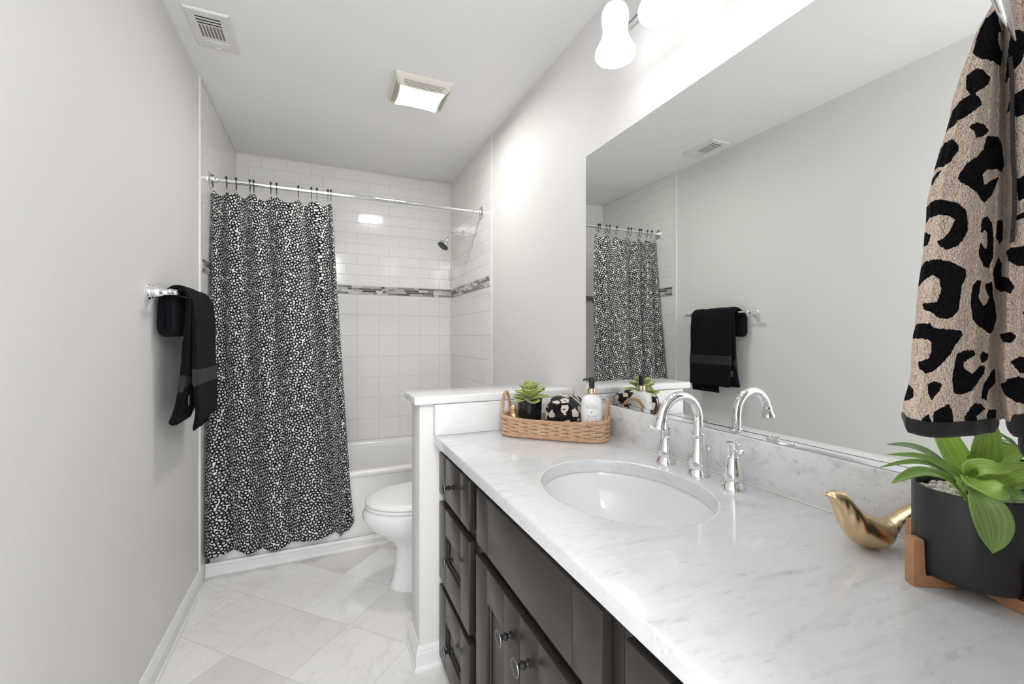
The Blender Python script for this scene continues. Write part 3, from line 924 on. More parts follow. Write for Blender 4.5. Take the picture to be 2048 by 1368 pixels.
def make_curtain():
    ux = [0, .057, .161, .269, .451, .578, .600]          # creases at the top ...
    lx = [0, .131, .261, .399, .616, .660, .706]          # ... and at the hem
    amp = [.028, .052, .050, .056, .048, .024]
    amb = [.070, .066, .064, .070, .044, .026]
    NS, NZ = 260, 150
    nb = len(ux) - 1
    tot = [0]
    for i in range(nb):
        tot.append(tot[-1] + 1)
    def point(s, w):
        """s across in pleat units, w = 0 top .. 1 hem"""
        k = min(int(s), nb - 1)
        t = s - k
        e = w ** 1.15
        e = w
        xa, xb = ux[k] + (lx[k] - ux[k]) * e, ux[k + 1] + (lx[k + 1] - ux[k + 1]) * e
        x = xa + (xb - xa) * t
        bulge = 1 - abs(2 * t - 1) ** 2.6
        a = amp[k] + (amb[k] - amp[k]) * e
        yc = RY - .002 - .115 * smooth([0, .82, 1], [0, 1, 1.06], w)
        y = yc + .032 - a * bulge * (.35 + .65 * min(1, w * 5 + .25))
        y += .004 * math.sin(s * 9.1 + w * 3) * min(1, w * 4)
        x += .010 * math.sin(PI * t * 2) * (.4 + .6 * w)
        if w > .9 and k == nb - 1:
            x += .010 * t * (w - .9) * 10
        return x, y
    # droop of the top edge between hooks
    def ztop(x):
        best = 1
        for a, c in zip([-.04] + HOOKX, HOOKX + [.64]):
            if a <= x <= c:
                g = c - a
                t = (x - a) / g if g > 0 else 0
                return 1.996 - min(.030, g * .42) * abs(math.sin(PI * t)) ** .8
        return 1.98
    bm = bmesh.new()
    uvl = bm.loops.layers.uv.new('UVMap')
    V, U = [], []
    arc = [0]
    prev = None
    for i in range(NS + 1):
        s = nb * i / NS
        p = Vector(point(s, .55))
        if prev is not None:
            arc.append(arc[-1] + (p - prev).length)
        prev = p
    for i in range(NS + 1):
        s = nb * i / NS
        colv, colu = [], []
        for j in range(NZ + 1):
            w = j / NZ
            x, y = point(s, w)
            if j == 0:
                zt_ = ztop(x)
            zb_ = .112 + .012 * math.sin(s * 2.1) + .045 * max(0, x - .64) / .07
            z = zt_ + (zb_ - zt_) * w
            x = max(x, TT + .003)
            colv.append(bm.verts.new((x, y, z)))
            colu.append((arc[i], z))
        V.append(colv); U.append(colu)
    for i in range(NS):
        for j in range(NZ):
            f_ = bm.faces.new((V[i][j], V[i][j + 1], V[i + 1][j + 1], V[i + 1][j]))
            for lp, (a, c) in zip(f_.loops, ((i, j), (i, j + 1), (i + 1, j + 1), (i + 1, j))):
                lp[uvl].uv = U[a][c]
    o = obj('shower_curtain', bm, M['curtain'], None, 60, (.32, 2.6, .10))
    m = o.modifiers.new('cloth', 'SOLIDIFY'); m.thickness = .0014; m.offset = 0
    tag(o, 'black and white flower print shower curtain hanging on hooks outside the tub', 'shower curtain')
make_curtain()

# ------------------------------------------------------------------ shower head
sh = thing('wall_shower', 'small chrome shower head on a bent arm, high on the right tiled wall', 'shower head', (W - TT, 3.129, 1.986))
b = bmesh.new()
lathe(b, [(.034, 0), (.033, .004), (.024, .009), (.0125, .012), (.0125, .02)], (W - TT, 3.129, 1.986), (-1, 0, 0), 28)
obj('wall_flange', b, M['chrome'], sh)
b = bmesh.new()
tube(b, spline([(W - .010, 3.129, 1.986), (W - .06, 3.127, 1.990), (W - .10, 3.123, 1.975), (1.398, 3.116, 1.938)], 24), .0098, 16)
obj('arm', b, M['chrome'], sh)
hd = Vector((-.55, -.14, -.80)).normalized()
hc_ = Vector((1.400, 3.116, 1.942))
b = bmesh.new()
lathe(b, [(.011, -.004), (.016, .002), (.017, .016), (.013, .022), (.016, .028), (.026, .038), (.042, .050), (.046, .058), (.0465, .070), (.043, .073)], hc_, hd, 36)
obj('spray_head', b, M['chrome'], sh)
b = bmesh.new()
lathe(b, [(.042, .0728), (.040, .0755), (0, .0762)], hc_, hd, 36)
for k in range(10):
    a = k * PI / 5
    d_, s_, t_ = frame(hd)
    c_ = hc_ + hd * .075 + (s_ * math.cos(a) + t_ * math.sin(a)) * .030
    lathe(b, [(.0032, 0), (.0026, .003), (0, .0034)], c_, hd, 8)
obj('spray_plate', b, M['darkchrome'], sh)

# ------------------------------------------------------------------ toilet
to = thing('toilet', 'white toilet with closed lid, partly hidden behind the half wall', 'toilet', (1.1, 2.17, 0))
TYc = 2.165
def dshape(x0, x1, hw, z, n=56, p=2.0, back=2.8):
    """bowl outline: rounded nose at x0, squarer at x1"""
    cx1 = x0 + (x1 - x0) * .52
    q = []
    for i in range(n):
        t = 2 * PI * i / n
        co, si = math.cos(t), math.sin(t)
        if co < 0:
            q.append(Vector((cx1 - (cx1 - x0) * abs(co) ** (2 / p), TYc + hw * math.copysign(abs(si) ** (2 / p), si), z)))
        else:
            q.append(Vector((cx1 + (x1 - cx1) * abs(co) ** (2 / back), TYc + hw * math.copysign(abs(si) ** (2 / back), si), z)))
    return q
b = bmesh.new()
loft(b, [dshape(.850, 1.36, .125, 0), dshape(.850, 1.36, .125, .010), dshape(.860, 1.355, .116, .022), dshape(.876, 1.35, .108, .10), dshape(.882, 1.35, .106, .19),
         dshape(.855, 1.36, .118, .225), dshape(.805, 1.38, .140, .262), dshape(.752, 1.40, .165, .305), dshape(.727, 1.41, .179, .345), dshape(.722, 1.41, .183, .370),
         dshape(.730, 1.41, .184, .390), dshape(.742, 1.40, .178, .397), dshape(.80, 1.36, .12, .3975)])
obj('bowl', b, M['porcelain'], to, ang=50)
b = bmesh.new()
loft(b, [dshape(.739, 1.235, .180, .3985), dshape(.735, 1.237, .184, .402), dshape(.735, 1.237, .184, .411), dshape(.739, 1.235, .181, .4145)])
obj('seat', b, M['white_plastic'], to, ang=50)
b = bmesh.new()
loft(b, [dshape(.740, 1.236, .180, .4175), dshape(.734, 1.24, .186, .420), dshape(.734, 1.24, .186, .430), dshape(.742, 1.235, .180, .4375), dshape(.775, 1.22, .155, .4435),
         dshape(.86, 1.17, .095, .448), dshape(.95, 1.09, .03, .4495)])
obj('lid', b, M['white_plastic'], to, ang=50)
for yy in (TYc - .075, TYc + .075):
    obj('lid_hinge', box(bmesh.new(), 1.225, 1.262, yy - .02, yy + .02, .397, .440, .006), M['white_plastic'], to)
b = bmesh.new()
box(b, 1.315, 1.505, TYc - .215, TYc + .215, .385, .715, .022, 4)
obj('tank', b, M['porcelain'], to)
b = bmesh.new()
box(b, 1.305, 1.512, TYc - .225, TYc + .225, .717, .748, .010, 3)
obj('tank_lid', b, M['porcelain'], to)
b = bmesh.new()
lathe(b, [(.011, 0), (.011, .006), (.006, .010), (.006, .016)], (1.3155, TYc - .15, .655), (-1, 0, 0), 16)
tube(b, [(1.300, TYc - .15, .655), (1.298, TYc - .085, .650)], [.006, .0045], 10)
obj('flush_lever', b, M['chrome'], to)
for yy in (-1, 1):
    b = bmesh.new()
    lathe(b, [(.014, 0), (.013, .010), (.007, .017), (0, .018)], (1.10, TYc + yy * .116, .0115), (0, 0, 1), 16)
    obj('bolt_cap', b, M['porcelain'], to)

# ------------------------------------------------------------------ towel bar and black towel
tb = thing('towel_bar', 'chrome towel bar on the left wall holding a black towel', 'towel bar', (0, 2.16, 1.372))
for yy in (1.861, 2.335):
    b = bmesh.new()
    lathe(b, [(.027, 0), (.027, .004), (.0235, .007), (.0225, .009), (.0225, .013), (.020, .016), (.020, .032), (.017, .038), (.0125, .048), (.0115, .055), (.0105, .060), (.0105, .080), (.009, .082)],
          (0, yy, 1.372), (1, 0, 0), 28)
    obj('post', b, M['chrome'], tb)
b = bmesh.new()
tube(b, [(.070, 1.838, 1.372), (.070, 2.362, 1.372)], .0078, 18)
for yy, s in ((1.838, -1), (2.362, 1)):
    lathe(b, [(.0078, 0), (.0105, .002), (.0105, .006), (.006, .010), (.008, .015), (.005, .021), (0, .023)], (.070, yy, 1.372), (0, s, 0), 18)
obj('bar', b, M['chrome'], tb)

tw = thing('bath_towel', 'black terry towel folded over the chrome bar on the left wall', 'towel', (.07, 2.1, .85))
def sheet(path, th, y0, y1, ny=26, wob=.002, seed=0, n=90, near=None, thick=None):
    """a folded layer of terry: the cross-section path (x, z) swept along y, with real thickness and rounded ends"""
    P = spline([(x, 0, z) for x, z in path], n)
    loop = []
    for i, p in enumerate(P):
        a, c = P[max(0, i - 1)], P[min(n - 1, i + 1)]
        d = (c - a).normalized()
        loop.append((p, Vector((-d.z, 0, d.x))))
    b = bmesh.new()
    rings = []
    for j in range(ny + 1):
        t = j / ny
        y = y0 + (y1 - y0) * t
        edge = 1 - max(0, abs(t - .5) * 2 - .94) / .06 * .38      # rounded selvedge
        ring = []
        fr, bk = [], []
        for i, (p, nrm) in enumerate(loop):
            e = min(1, .45 + min(i, n - 1 - i) / 2.5)
            w = wob * (noise.noise(Vector((p.z * 9, y * 9, seed))) + .5 * noise.noise(Vector((p.z * 25, y * 25, seed + 5))))
            off = (thick(i / (n - 1)) if thick else th) / 2 * edge * e
            ya = near(i / (n - 1)) if near else y0
            yy = ya + (y1 - ya) * t
            fr.append(Vector((p.x, yy, p.z)) + nrm * (off + w))
            bk.append(Vector((p.x, yy, p.z)) + nrm * (-off + w))
        rings.append(fr + bk[::-1])
    loft(b, rings)
    return b
outer = [(.0455, 1.376), (.047, 1.34), (.0475, 1.27), (.0455, 1.242), (.034, 1.231), (.023, 1.240), (.0200, 1.265), (.0195, 1.335), (.026, 1.375), (.052, 1.400), (.082, 1.392), (.102, 1.352), (.110, 1.27), (.112, 1.15), (.115, 1.03), (.119, .893)]
obj('outer_layer', sheet(outer, .018, 1.95, 2.272, wob=.004, seed=1, n=130, near=lambda q: smooth([0, .45, .62, 1], [1.905, 1.908, 1.945, 1.950], q), thick=lambda q: smooth([0, .40, .55, 1], [.027, .026, .018, .018], q)), M['black_terry'], tw)
inner = [(.064, 1.389), (.082, 1.386), (.0945, 1.365), (.093, 1.33), (.086, 1.20), (.080, 1.08), (.072, 1.0), (.058, .93), (.046, .893)]
obj('inner_layer', sheet(inner, .016, 1.938, 2.13, wob=.004, seed=2, thick=lambda q: smooth([0, .3, .6, 1], [.013, .014, .024, .030], q)), M['black_terry'], tw)
mid = [(.068, 1.388), (.084, 1.385), (.0955, 1.362), (.097, 1.32), (.095, 1.15), (.095, 1.0), (.090, .90), (.085, .846)]
obj('middle_layer', sheet(mid, .013, 2.06, 2.280, wob=.003, seed=3), M['black_terry'], tw)
obj('dobby_band', sheet([(.1134, 1.098), (.1150, 1.064), (.1157, 1.030)], .0195, 1.9475, 2.2735, wob=.004, seed=1, n=16), M['black_band'], tw)
obj('dobby_band', sheet([(.0795, 1.075), (.0765, 1.045), (.0725, 1.012)], .0265, 1.9372, 2.1305, wob=.004, seed=2, n=16), M['black_band'], tw)
b = bmesh.new()
box(b, .093, .0945, 1.948, 1.972, .962, .998, .0004)
obj('care_label', b, M['tag'], tw)
# ------------------------------------------------------------------ vanity cabinets
XF = .944                              # plane of the door and drawer fronts
def front_panel(y0, y1, z0, z1, recessed, stile=.088, rail=.090):
    b = bmesh.new()
    x0, x1 = XF, XF + .0205
    g = .0007
    box(b, x0, x1, y0, y0 + stile - g, z0, z1, .0022)
    box(b, x0, x1, y1 - stile + g, y1, z0, z1, .0022)
    if recessed:
        box(b, x0 + .0002, x1, y0 + stile, y1 - stile, z1 - rail, z1, .0016)
        box(b, x0 + .0002, x1, y0 + stile, y1 - stile, z0, z0 + rail, .0016)
        ya, yb, za, zb_ = y0 + stile, y1 - stile, z0 + rail, z1 - rail
        box(b, x0 + .012, x1, ya - .004, yb + .004, za - .004, zb_ + .004)
        for (p, q, r_, s_) in ((ya, ya + .009, za, zb_), (yb - .009, yb, za, zb_), (ya, yb, za, za + .009), (ya, yb, zb_ - .009, zb_)):
            box(b, x0 + .0065, x0 + .0125, p, q, r_, s_, .003)
    else:
        box(b, x0 + .0003, x1, y0 + stile, y1 - stile, z0, z1, .0016)
    return b

def knob(y, z, parent):
    b = bmesh.new()
    lathe(b, [(.0085, 0), (.0085, .0025), (.0055, .005), (.0048, .008), (.0085, .0125), (.0092, .0145), (.0070, .018), (.0050, .022), (.0062, .0255), (.0150, .0285), (.0178, .0300),
              (.0186, .0315), (.0180, .0330), (.0162, .0322), (.009, .0335), (0, .0345)], (XF, y, z), (-1, 0, 0), 32)
    k = obj('knob', b, [M['knob'], M['knob_rim']], parent)
    for p in k.data.polygons:
        c = p.center - Vector((XF, y, z)) + wloc(parent)
        r = math.hypot(c.y, c.z)
        if .0165 < r < .0187 and -c.x > .0305:
            p.material_index = 1
    return k

def cabinet(name, label, y0, y1, fronts):
    """fronts: (part name, y0, y1, z0, z1, recessed, knob (y, z) or None)"""
    root = thing(name, label, 'cabinet', (1.22, (y0 + y1) / 2, 0))
    b = bmesh.new()
    g = .0005
    box(b, XF + .0215, XF + .040, y0 + g, y1 - g, .036, ZC - .034)                 # face frame
    box(b, XF + .040, W - .004, y0 + g, y0 + .018, .036, ZC - .034)
    box(b, XF + .040, W - .004, y1 - .018, y1 - g, .036, ZC - .034)
    box(b, XF + .040, W - .004, y0 + .018, y1 - .018, .036, .054)
    box(b, W - .012, W - .004, y0 + .018, y1 - .018, .054, ZC - .034)
    obj('carcass', b, M['cabinet'], root)
    b = bmesh.new()
    box(b, XF + .06, XF + .078, y0 + g, y1 - g, 0, .036)
    obj('plinth', b, M['cabinet'], root)
    for nm, a, c, z0, z1, rec, kn in fronts:
        p = obj(nm, front_panel(a, c, z0, z1, rec), M['cabinet'], root)
        if kn:
            knob(kn[0], kn[1], p)
    return root
cabinet('drawer_cabinet', 'black-brown three drawer vanity unit beside the half wall', 1.180, 1.586,
        [('drawer', 1.213, 1.566, .642, .792, False, (1.385, .718)),
         ('drawer', 1.213, 1.566, .334, .611, True, (1.385, .478)),
         ('drawer', 1.213, 1.566, .042, .307, True, (1.385, .180))])
cabinet('sink_cabinet', 'black-brown vanity unit with two doors and plain false front beneath the sink', .525, 1.180,
        [('false_front', .553, 1.146, .642, .793, False, None),
         ('door', .8585, 1.150, .042, .609, True, (.903, .535)),
         ('door', .554, .8555, .042, .609, True, (.810, .535))])
cabinet('drawer_cabinet', 'black-brown vanity unit nearest the viewer, under the counter end', .062, .525,
        [('drawer', .095, .498, .642, .787, False, (.296, .715)),
         ('drawer', .095, .498, .334, .611, True, (.296, .472)),
         ('drawer', .095, .498, .042, .307, True, (.296, .18))])

# ------------------------------------------------------------------ counter, splashes, sink
SX, SY, SA, SB = 1.2125, .847, .184, .225
CX0, CX1, CY0, CY1 = .924, W - .0015, .061, 1.5665
def counter():
    b = bmesh.new()
    angs = [2 * PI * i / 120 for i in range(120)]
    for px, py in ((CX0, CY0), (CX1, CY0), (CX0, CY1), (CX1, CY1)):
        angs.append(math.atan2(py - SY, px - SX) % (2 * PI))
    angs = sorted(set(round(a, 6) for a in angs))
    def outer(inset, z):
        out = []
        x0, x1, y0, y1 = CX0 + inset, CX1 - inset, CY0 + inset, CY1 - inset
        for a in angs:
            co, si = math.cos(a), math.sin(a)
            # snap to the exact corner directions of the un-inset slab
            tx = ((CX1 - SX) if co > 0 else (CX0 - SX)) / co if abs(co) > 1e-9 else 1e9
            ty = ((CY1 - SY) if si > 0 else (CY0 - SY)) / si if abs(si) > 1e-9 else 1e9
            t = min(tx, ty)
            p = Vector((SX + co * t, SY + si * t, z))
            p.x = min(max(p.x, x0), x1); p.y = min(max(p.y, y0), y1)
            out.append(p)
        return out
    def inner(g, z):
        return [Vector((SX + (SA + g) * math.cos(a), SY + (SB + g) * math.sin(a), z)) for a in angs]
    zb_ = ZC - .034
    rings = [inner(0, zb_), inner(0, ZC - .005), inner(.0012, ZC - .0017), inner(.004, ZC - .0002), inner(.007, ZC),
             outer(.006, ZC), outer(.003, ZC - .0006), outer(.0008, ZC - .003), outer(0, ZC - .006), outer(0, zb_ + .002), outer(.002, zb_)]
    R_ = loft(b, rings, cap=False)
    A, B = R_[-1], R_[0]
    n = len(A)
    for k in range(n):
        b.faces.new((A[k], A[(k + 1) % n], B[(k + 1) % n], B[k]))
    return b
tag(obj('countertop', counter(), M['counter'], ang=30), 'white grey-veined marble counter with oval sink cut-out, over dark cabinets', 'countertop')
b = bmesh.new()
box(b, W - .021, W - .001, .061, 1.5455, ZC - .0002, .968, .003, 2)
bs = tag(obj('backsplash', b, M['splash']), 'long low marble backsplash under the mirror, behind the faucet', 'backsplash')
b = bmesh.new()
box(b, W - .0235, W - .020, .062, 1.545, ZC, ZC + .003, .0012)
obj('caulk_bead', b, M['caulk'], bs)
b = bmesh.new()
box(b, .925, W - .001, 1.5465, 1.5665 + .019, ZC - .0002, .9672, .002, 2)
tag(obj('side_splash', b, M['ledge']), 'short marble splash against the half wall, behind the wicker basket', 'backsplash')

sk = thing('sink_basin', 'oval white undermount sink basin in the marble counter', 'sink', (SX, SY, ZC - .2))
b = bmesh.new()
def ell(a, c, z, n=72):
    return [Vector((SX + a * math.cos(2 * PI * i / n), SY + c * math.sin(2 * PI * i / n), z)) for i in range(n)]
zr = ZC - .0345
prof = [(1.13, 0), (1.13, -.012), (1.045, -.014), (1.03, -.05), (.96, -.10), (.80, -.14), (.55, -.163), (.16, -.170)]
inn = [(.12, -.160), (.50, -.152), (.76, -.130), (.92, -.092), (.99, -.045), (1.012, -.012), (1.02, -.002), (1.03, 0)]
loft(b, [ell(SA * k, SB * k, zr + z) for k, z in prof + [(.02, -.170), (.02, -.160)] + inn + [(1.13, 0)]], cap=False)
obj('bowl', b, M['porcelain'], sk, ang=60)
b = bmesh.new()
lathe(b, [(.031, 0), (.031, .0015), (.027, .004), (.023, .0025), (.021, .0035), (0, .006)], (SX, SY, zr - .1605), (0, 0, 1), 28)
obj('drain', b, M['chrome'], sk)

# ------------------------------------------------------------------ faucet
fa = thing('faucet', 'chrome widespread gooseneck faucet with two lever handles on the marble counter', 'faucet', (1.447, .834, ZC))
FX, FY = 1.447, .834
z0 = ZC + .0003
b = bmesh.new()
lathe(b, [(.0275, 0), (.0275, .003), (.0262, .006), (.0240, .013), (.0215, .0165), (.0215, .020), (.0228, .0225), (.0232, .030), (.0215, .045), (.0185, .062), (.0162, .080), (.0150, .095),
          (.0148, .102), (.0160, .104), (.0160, .107), (.0150, .109), (.0118, .110)], (FX, FY, z0), (0, 0, 1), 40)
obj('spout_base', b, M['chrome'], fa)
b = bmesh.new()
rA = .062
pts = [Vector((FX, FY, z0 + .100)), Vector((FX, FY, z0 + .120)), Vector((FX, FY, z0 + .138))]
for k in range(1, 25):
    a = math.radians(168) * k / 24
    pts.append(Vector((FX - rA + rA * math.cos(a), FY, z0 + .145 + rA * 1.04 * math.sin(a))))
dlast = (pts[-1] - pts[-2]).normalized()
tube(b, pts, .0118, 22)
obj('spout', b, M['chrome'], fa)
b = bmesh.new()
lathe(b, [(.0128, -.004), (.0138, 0), (.0138, .003), (.0134, .008), (.0150, .018), (.0172, .024), (.0180, .0265), (.0174, .029), (.0125, .029), (.0118, .026), (0, .026)], pts[-1], dlast, 32)
obj('aerator', b, M['chrome'], fa)
b = bmesh.new()
tube(b, [(FX + .033, FY - .004, ZC + .0003), (FX + .033, FY - .004, ZC + .058)], .0028, 10)
lathe(b, [(.003, 0), (.006, .004), (.0068, .009), (.0045, .014), (0, .0155)], (FX + .033, FY - .004, ZC + .056), (0, 0, 1), 16)
obj('lift_rod', b, M['chrome'], fa)
for hy, sgn in ((.950, 1), (.727, -1)):
    hx = 1.447 if sgn > 0 else 1.443
    b = bmesh.new()
    lathe(b, [(.0268, 0), (.0268, .003), (.0250, .007), (.0222, .014), (.0190, .0175), (.0186, .021), (.0198, .024), (.0200, .030), (.0186, .043), (.0160, .057), (.0142, .068), (.0138, .0735),
              (.0146, .0745), (.0146, .0765), (.0132, .078)], (hx, hy, z0), (0, 0, 1), 36)
    h = obj('handle', b, M['chrome'], fa)
    b = bmesh.new()
    lathe(b, [(.0128, .078), (.0130, .088), (.0142, .098), (.0158, .1045), (.0160, .1065), (.0150, .108), (.008, .1088), (0, .109)], (hx, hy, z0), (0, 0, 1), 32)
    ld = Vector((-.45, sgn * .893, 0))
    lv = [Vector((hx, hy, z0 + .094)) + ld * q + Vector((0, 0, w_)) for q, w_ in ((.008, 0), (.020, -.001), (.032, 0), (.043, .003))]
    tube(b, spline(lv, 14), [.0058 - .0022 * abs(math.sin(PI * i / 13)) ** .7 + .0012 * i / 13 for i in range(14)], 14)
    bmesh.ops.create_uvsphere(b, u_segments=16, v_segments=12, radius=.0066, matrix=Matrix.Translation(lv[-1]))
    obj('lever', b, M['chrome'], h)

# ------------------------------------------------------------------ mirror
mi = thing('wall_mirror', 'large frameless mirror above the vanity in a thin chrome bottom channel', 'mirror', (W, .77, .97))
b = bmesh.new()
box(b, W - .0065, W - .0012, .068, 1.4665, .9715, 1.9405, .0012, 1)
obj('glass', b, M['mirror'], mi)
b = bmesh.new()
box(b, W - .0105, W - .0012, .066, 1.468, .9688, .9705)
box(b, W - .0105, W - .0085, .066, 1.468, .9705, .9805)
obj('bottom_channel', b, M['chrome'], mi)

# ------------------------------------------------------------------ vanity light
vl = thing('vanity_light', 'chrome bar light with white bell glass shades, on the wall above the mirror', 'wall light', (W, .80, 2.30))
LYS = [1.108, .905, .702, .499]
b = bmesh.new()
box(b, W - .028, W - .0005, .40, 1.205, 2.275, 2.365, .010, 4)
obj('backplate', b, M['chrome'], vl)
LX = 1.39
for y in LYS:
    b = bmesh.new()
    tube(b, spline([(W - .026, y, 2.315), (W - .07, y, 2.33), (LX + .012, y, 2.325), (LX, y, 2.305), (LX, y, 2.27)], 20), .007, 12)
    lathe(b, [(.010, .04), (.024, .036), (.030, .028), (.032, .012), (.031, 0), (.027, -.004)], (LX, y, 2.245), (0, 0, 1), 28)
    arm = obj('arm', b, M['chrome'], vl)
    b = bmesh.new()
    prof = [(.027, 2.252), (.034, 2.247), (.0395, 2.236), (.0415, 2.222), (.0405, 2.205), (.0385, 2.185), (.0385, 2.168), (.0425, 2.150), (.0510, 2.132), (.0590, 2.117), (.0625, 2.106), (.0620, 2.098), (.0590, 2.093),
            (.0560, 2.0935), (.0555, 2.100), (.050, 2.125), (.040, 2.150), (.0355, 2.170), (.036, 2.200), (.034, 2.235)]
    lathe(b, [(r, z - 2.09) for r, z in prof], (LX, y, 2.09), (0, 0, 1), 40)
    obj('shade', b, M['shade'], vl)
    b = bmesh.new()
    bmesh.ops.create_uvsphere(b, u_segments=20, v_segments=14, radius=.030, matrix=Matrix.Translation((LX, y, 2.145)))
    lathe(b, [(.014, .02), (.016, .075)], (LX, y, 2.145), (0, 0, 1), 16)
    obj('bulb', b, M['bulb'], vl)

# ------------------------------------------------------------------ basket with its contents
BC = Vector((1.3235, 1.3735))
BE = Vector((math.cos(.75), -math.sin(.75)))
BN = Vector((math.sin(.75), math.cos(.75)))
def bpt(a, c, z):
    q = BC + BE * a + BN * c
    return Vector((q.x, q.y, z))
def bring(L, Wd, z, n, p=4.4, z_end=0):
    q = []
    for i in range(n):
        t = 2 * PI * i / n
        co, si = math.cos(t), math.sin(t)
        a = L * math.copysign(abs(co) ** (2 / p), co)
        q.append(bpt(a, Wd * math.copysign(abs(si) ** (2 / p), si), z + z_end * abs(a / L) ** 3))
    return q
def resample(P, n, closed=True):
    Q = P + [P[0]] if closed else P
    d = [0]
    for a, c in zip(Q, Q[1:]):
        d.append(d[-1] + (c - a).length)
    out = []
    k = 0
    m = n if closed else n - 1
    for i in range(n):
        s = d[-1] * i / m
        while k < len(Q) - 2 and d[k + 1] < s:
            k += 1
        t = (s - d[k]) / max(1e-9, d[k + 1] - d[k])
        out.append(Q[k].lerp(Q[k + 1], min(1, t)))
    return out
def rope(b, path, rad, strands, turns, closed=True, seg=7):
    n = len(path)
    for s in range(strands):
        pts = []
        for i, p in enumerate(path):
            a = path[i - 1] if (closed or i) else p
            c = path[(i + 1) % n] if (closed or i < n - 1) else p
            d, u, v_ = frame(c - a)
            th = 2 * PI * (s / strands + turns * i / (n if closed else n - 1))
            pts.append(p + (u * math.cos(th) + v_ * math.sin(th)) * rad * .56)
        tube(b, pts, rad * .47, seg, closed)
    return b

bk = thing('wicker_basket', 'oval woven wicker tray basket with two rope handles on the marble counter corner', 'basket', (BC.x, BC.y, ZC))
b = bmesh.new()
NSTK = 26
rows = 8
zb0, zb1 = ZC + .010, ZC + .056
for r in range(rows):
    z = zb0 + (zb1 - zb0) * r / (rows - 1)
    L, Wd = .186 + .004 * r / rows, .070 + .005 * r / rows
    P = resample(bring(L, Wd, z, 220), 304)
    for strand in range(2):
        pts = []
        for i, p in enumerate(P):
            ph = 2 * PI * (NSTK / 2) * i / 304 + PI * ((r + strand) % 2) + .9 * noise.noise(Vector((i * .05, r * 5.0, 1)))
            out = (p - Vector((BC.x, BC.y, p.z))).normalized()
            jit = noise.noise(Vector((i * .06, r * 3.1, strand * 7))) * .0016
            pts.append(p + out * (.0048 * math.sin(ph) + jit) + Vector((0, 0, .0020 * (-1) ** strand * math.cos(ph) + jit + .008 * (abs((p.xy - BC).dot(BE)) / .19) ** 3 * r / rows)))
        tube(b, pts, .0040 + .0008 * R.random(), 8, True)
obj('woven_wall', b, M['wicker'], bk)
stk = resample(bring(.188, .0725, 0, 220), NSTK)
for P in stk:
    obj('stake', tube(bmesh.new(), [Vector((P.x, P.y, ZC + .006)), Vector((P.x, P.y, ZC + .060))], .0028, 6), M['wicker'], bk)
b = bmesh.new()
rope(b, resample(bring(.1895, .0755, ZC + .0075, 220), 420), .0072, 3, 52)
obj('base_braid', b, M['wicker'], bk)
b = bmesh.new()
rope(b, resample(bring(.192, .0775, ZC + .0625, 220, z_end=.010), 420), .0070, 3, 52)
obj('rim_braid', b, M['wicker'], bk)
b = bmesh.new()
loft(b, [bring(.18, .066, ZC + .002, 48), bring(.18, .066, ZC + .008, 48)])
obj('base', b, M['wicker'], bk)
for s, hh in ((-1, .092), (1, .078)):
    P = []
    for k in range(60):
        a = PI * k / 59
        P.append(bpt(s * (.186 + .004 * math.sin(a)), .042 * math.cos(a), ZC + .060 + hh * abs(math.sin(a)) ** .8))
    b = bmesh.new()
    rope(b, P, .0064, 2, 12, closed=False)
    obj('handle', b, M['wicker'], bk)
BF = ZC + .0085                        # floor of the basket

def curved_leaf(b, pts, w, face, prof='lance', n=18, m=6, cup=.22, uvl=None):
    """leaf blade along pts; face = direction the upper side looks; real thickness from a solidify modifier"""
    P = spline(pts, n)
    face = Vector(face).normalized()
    V, U = [], []
    for i, p in enumerate(P):
        t = i / (n - 1)
        d = (P[min(n - 1, i + 1)] - P[max(0, i - 1)]).normalized()
        s = d.cross(face)
        s = s.normalized() if s.length > 1e-5 else Vector((1, 0, 0))
        up = s.cross(d).normalized()
        if prof == 'lance':
            k = max(.04, min(1, (.34 + 2.3 * t)) * (1 - t ** 2.6) ** .8) if t < 1 else .02
        elif prof == 'obovate':
            k = max(.03, (.42 + .9 * t) * (1 - max(0, (t - .45) / .55) ** 2.4) ** .6) if t < 1 else .02
        else:
            k = max(.02, abs(math.sin(PI * t ** 1.05)) ** .95, .42 * (1 - t * 4))
        row, ur = [], []
        for j in range(m + 1):
            q = j / m * 2 - 1
            row.append(b.verts.new(p + s * (q * w / 2 * k) + up * (cup * w * k * (q * q - .35) * .5)))
            ur.append((j / m, t))
        V.append(row); U.append(ur)
    for i in range(n - 1):
        for j in range(m):
            f_ = b.faces.new((V[i][j], V[i][j + 1], V[i + 1][j + 1], V[i + 1][j]))
            for lp, (a, c) in zip(f_.loops, ((i, j), (i, j + 1), (i + 1, j + 1), (i + 1, j))):
                lp[uvl].uv = U[a][c]

# succulent in a glossy black pot
sp = bpt(-.096, .002, BF)
su = thing('potted_succulent', 'small green succulent in a glossy black pot in the wicker basket', 'plant', sp)
b = bmesh.new()
def rsq(c, h, z, p=4.5, n=48, ang=.35):
    q = []
    for i in range(n):
        t = 2 * PI * i / n
        co, si = math.cos(t), math.sin(t)
        x, y = h * math.copysign(abs(co) ** (2 / p), co), h * math.copysign(abs(si) ** (2 / p), si)
        q.append(Vector((c.x + x * math.cos(ang) - y * math.sin(ang), c.y + x * math.sin(ang) + y * math.cos(ang), z)))
    return q
loft(b, [rsq(sp, .018, BF + .001), rsq(sp, .027, BF + .001), rsq(sp, .031, BF + .006), rsq(sp, .0345, BF + .05), rsq(sp, .0375, BF + .112), rsq(sp, .0385, BF + .121), rsq(sp, .0375, BF + .1235),
         rsq(sp, .0355, BF + .122), rsq(sp, .0345, BF + .108), rsq(sp, .02, BF + .106)])
obj('pot', b, M['black_gloss'], su, ang=45)
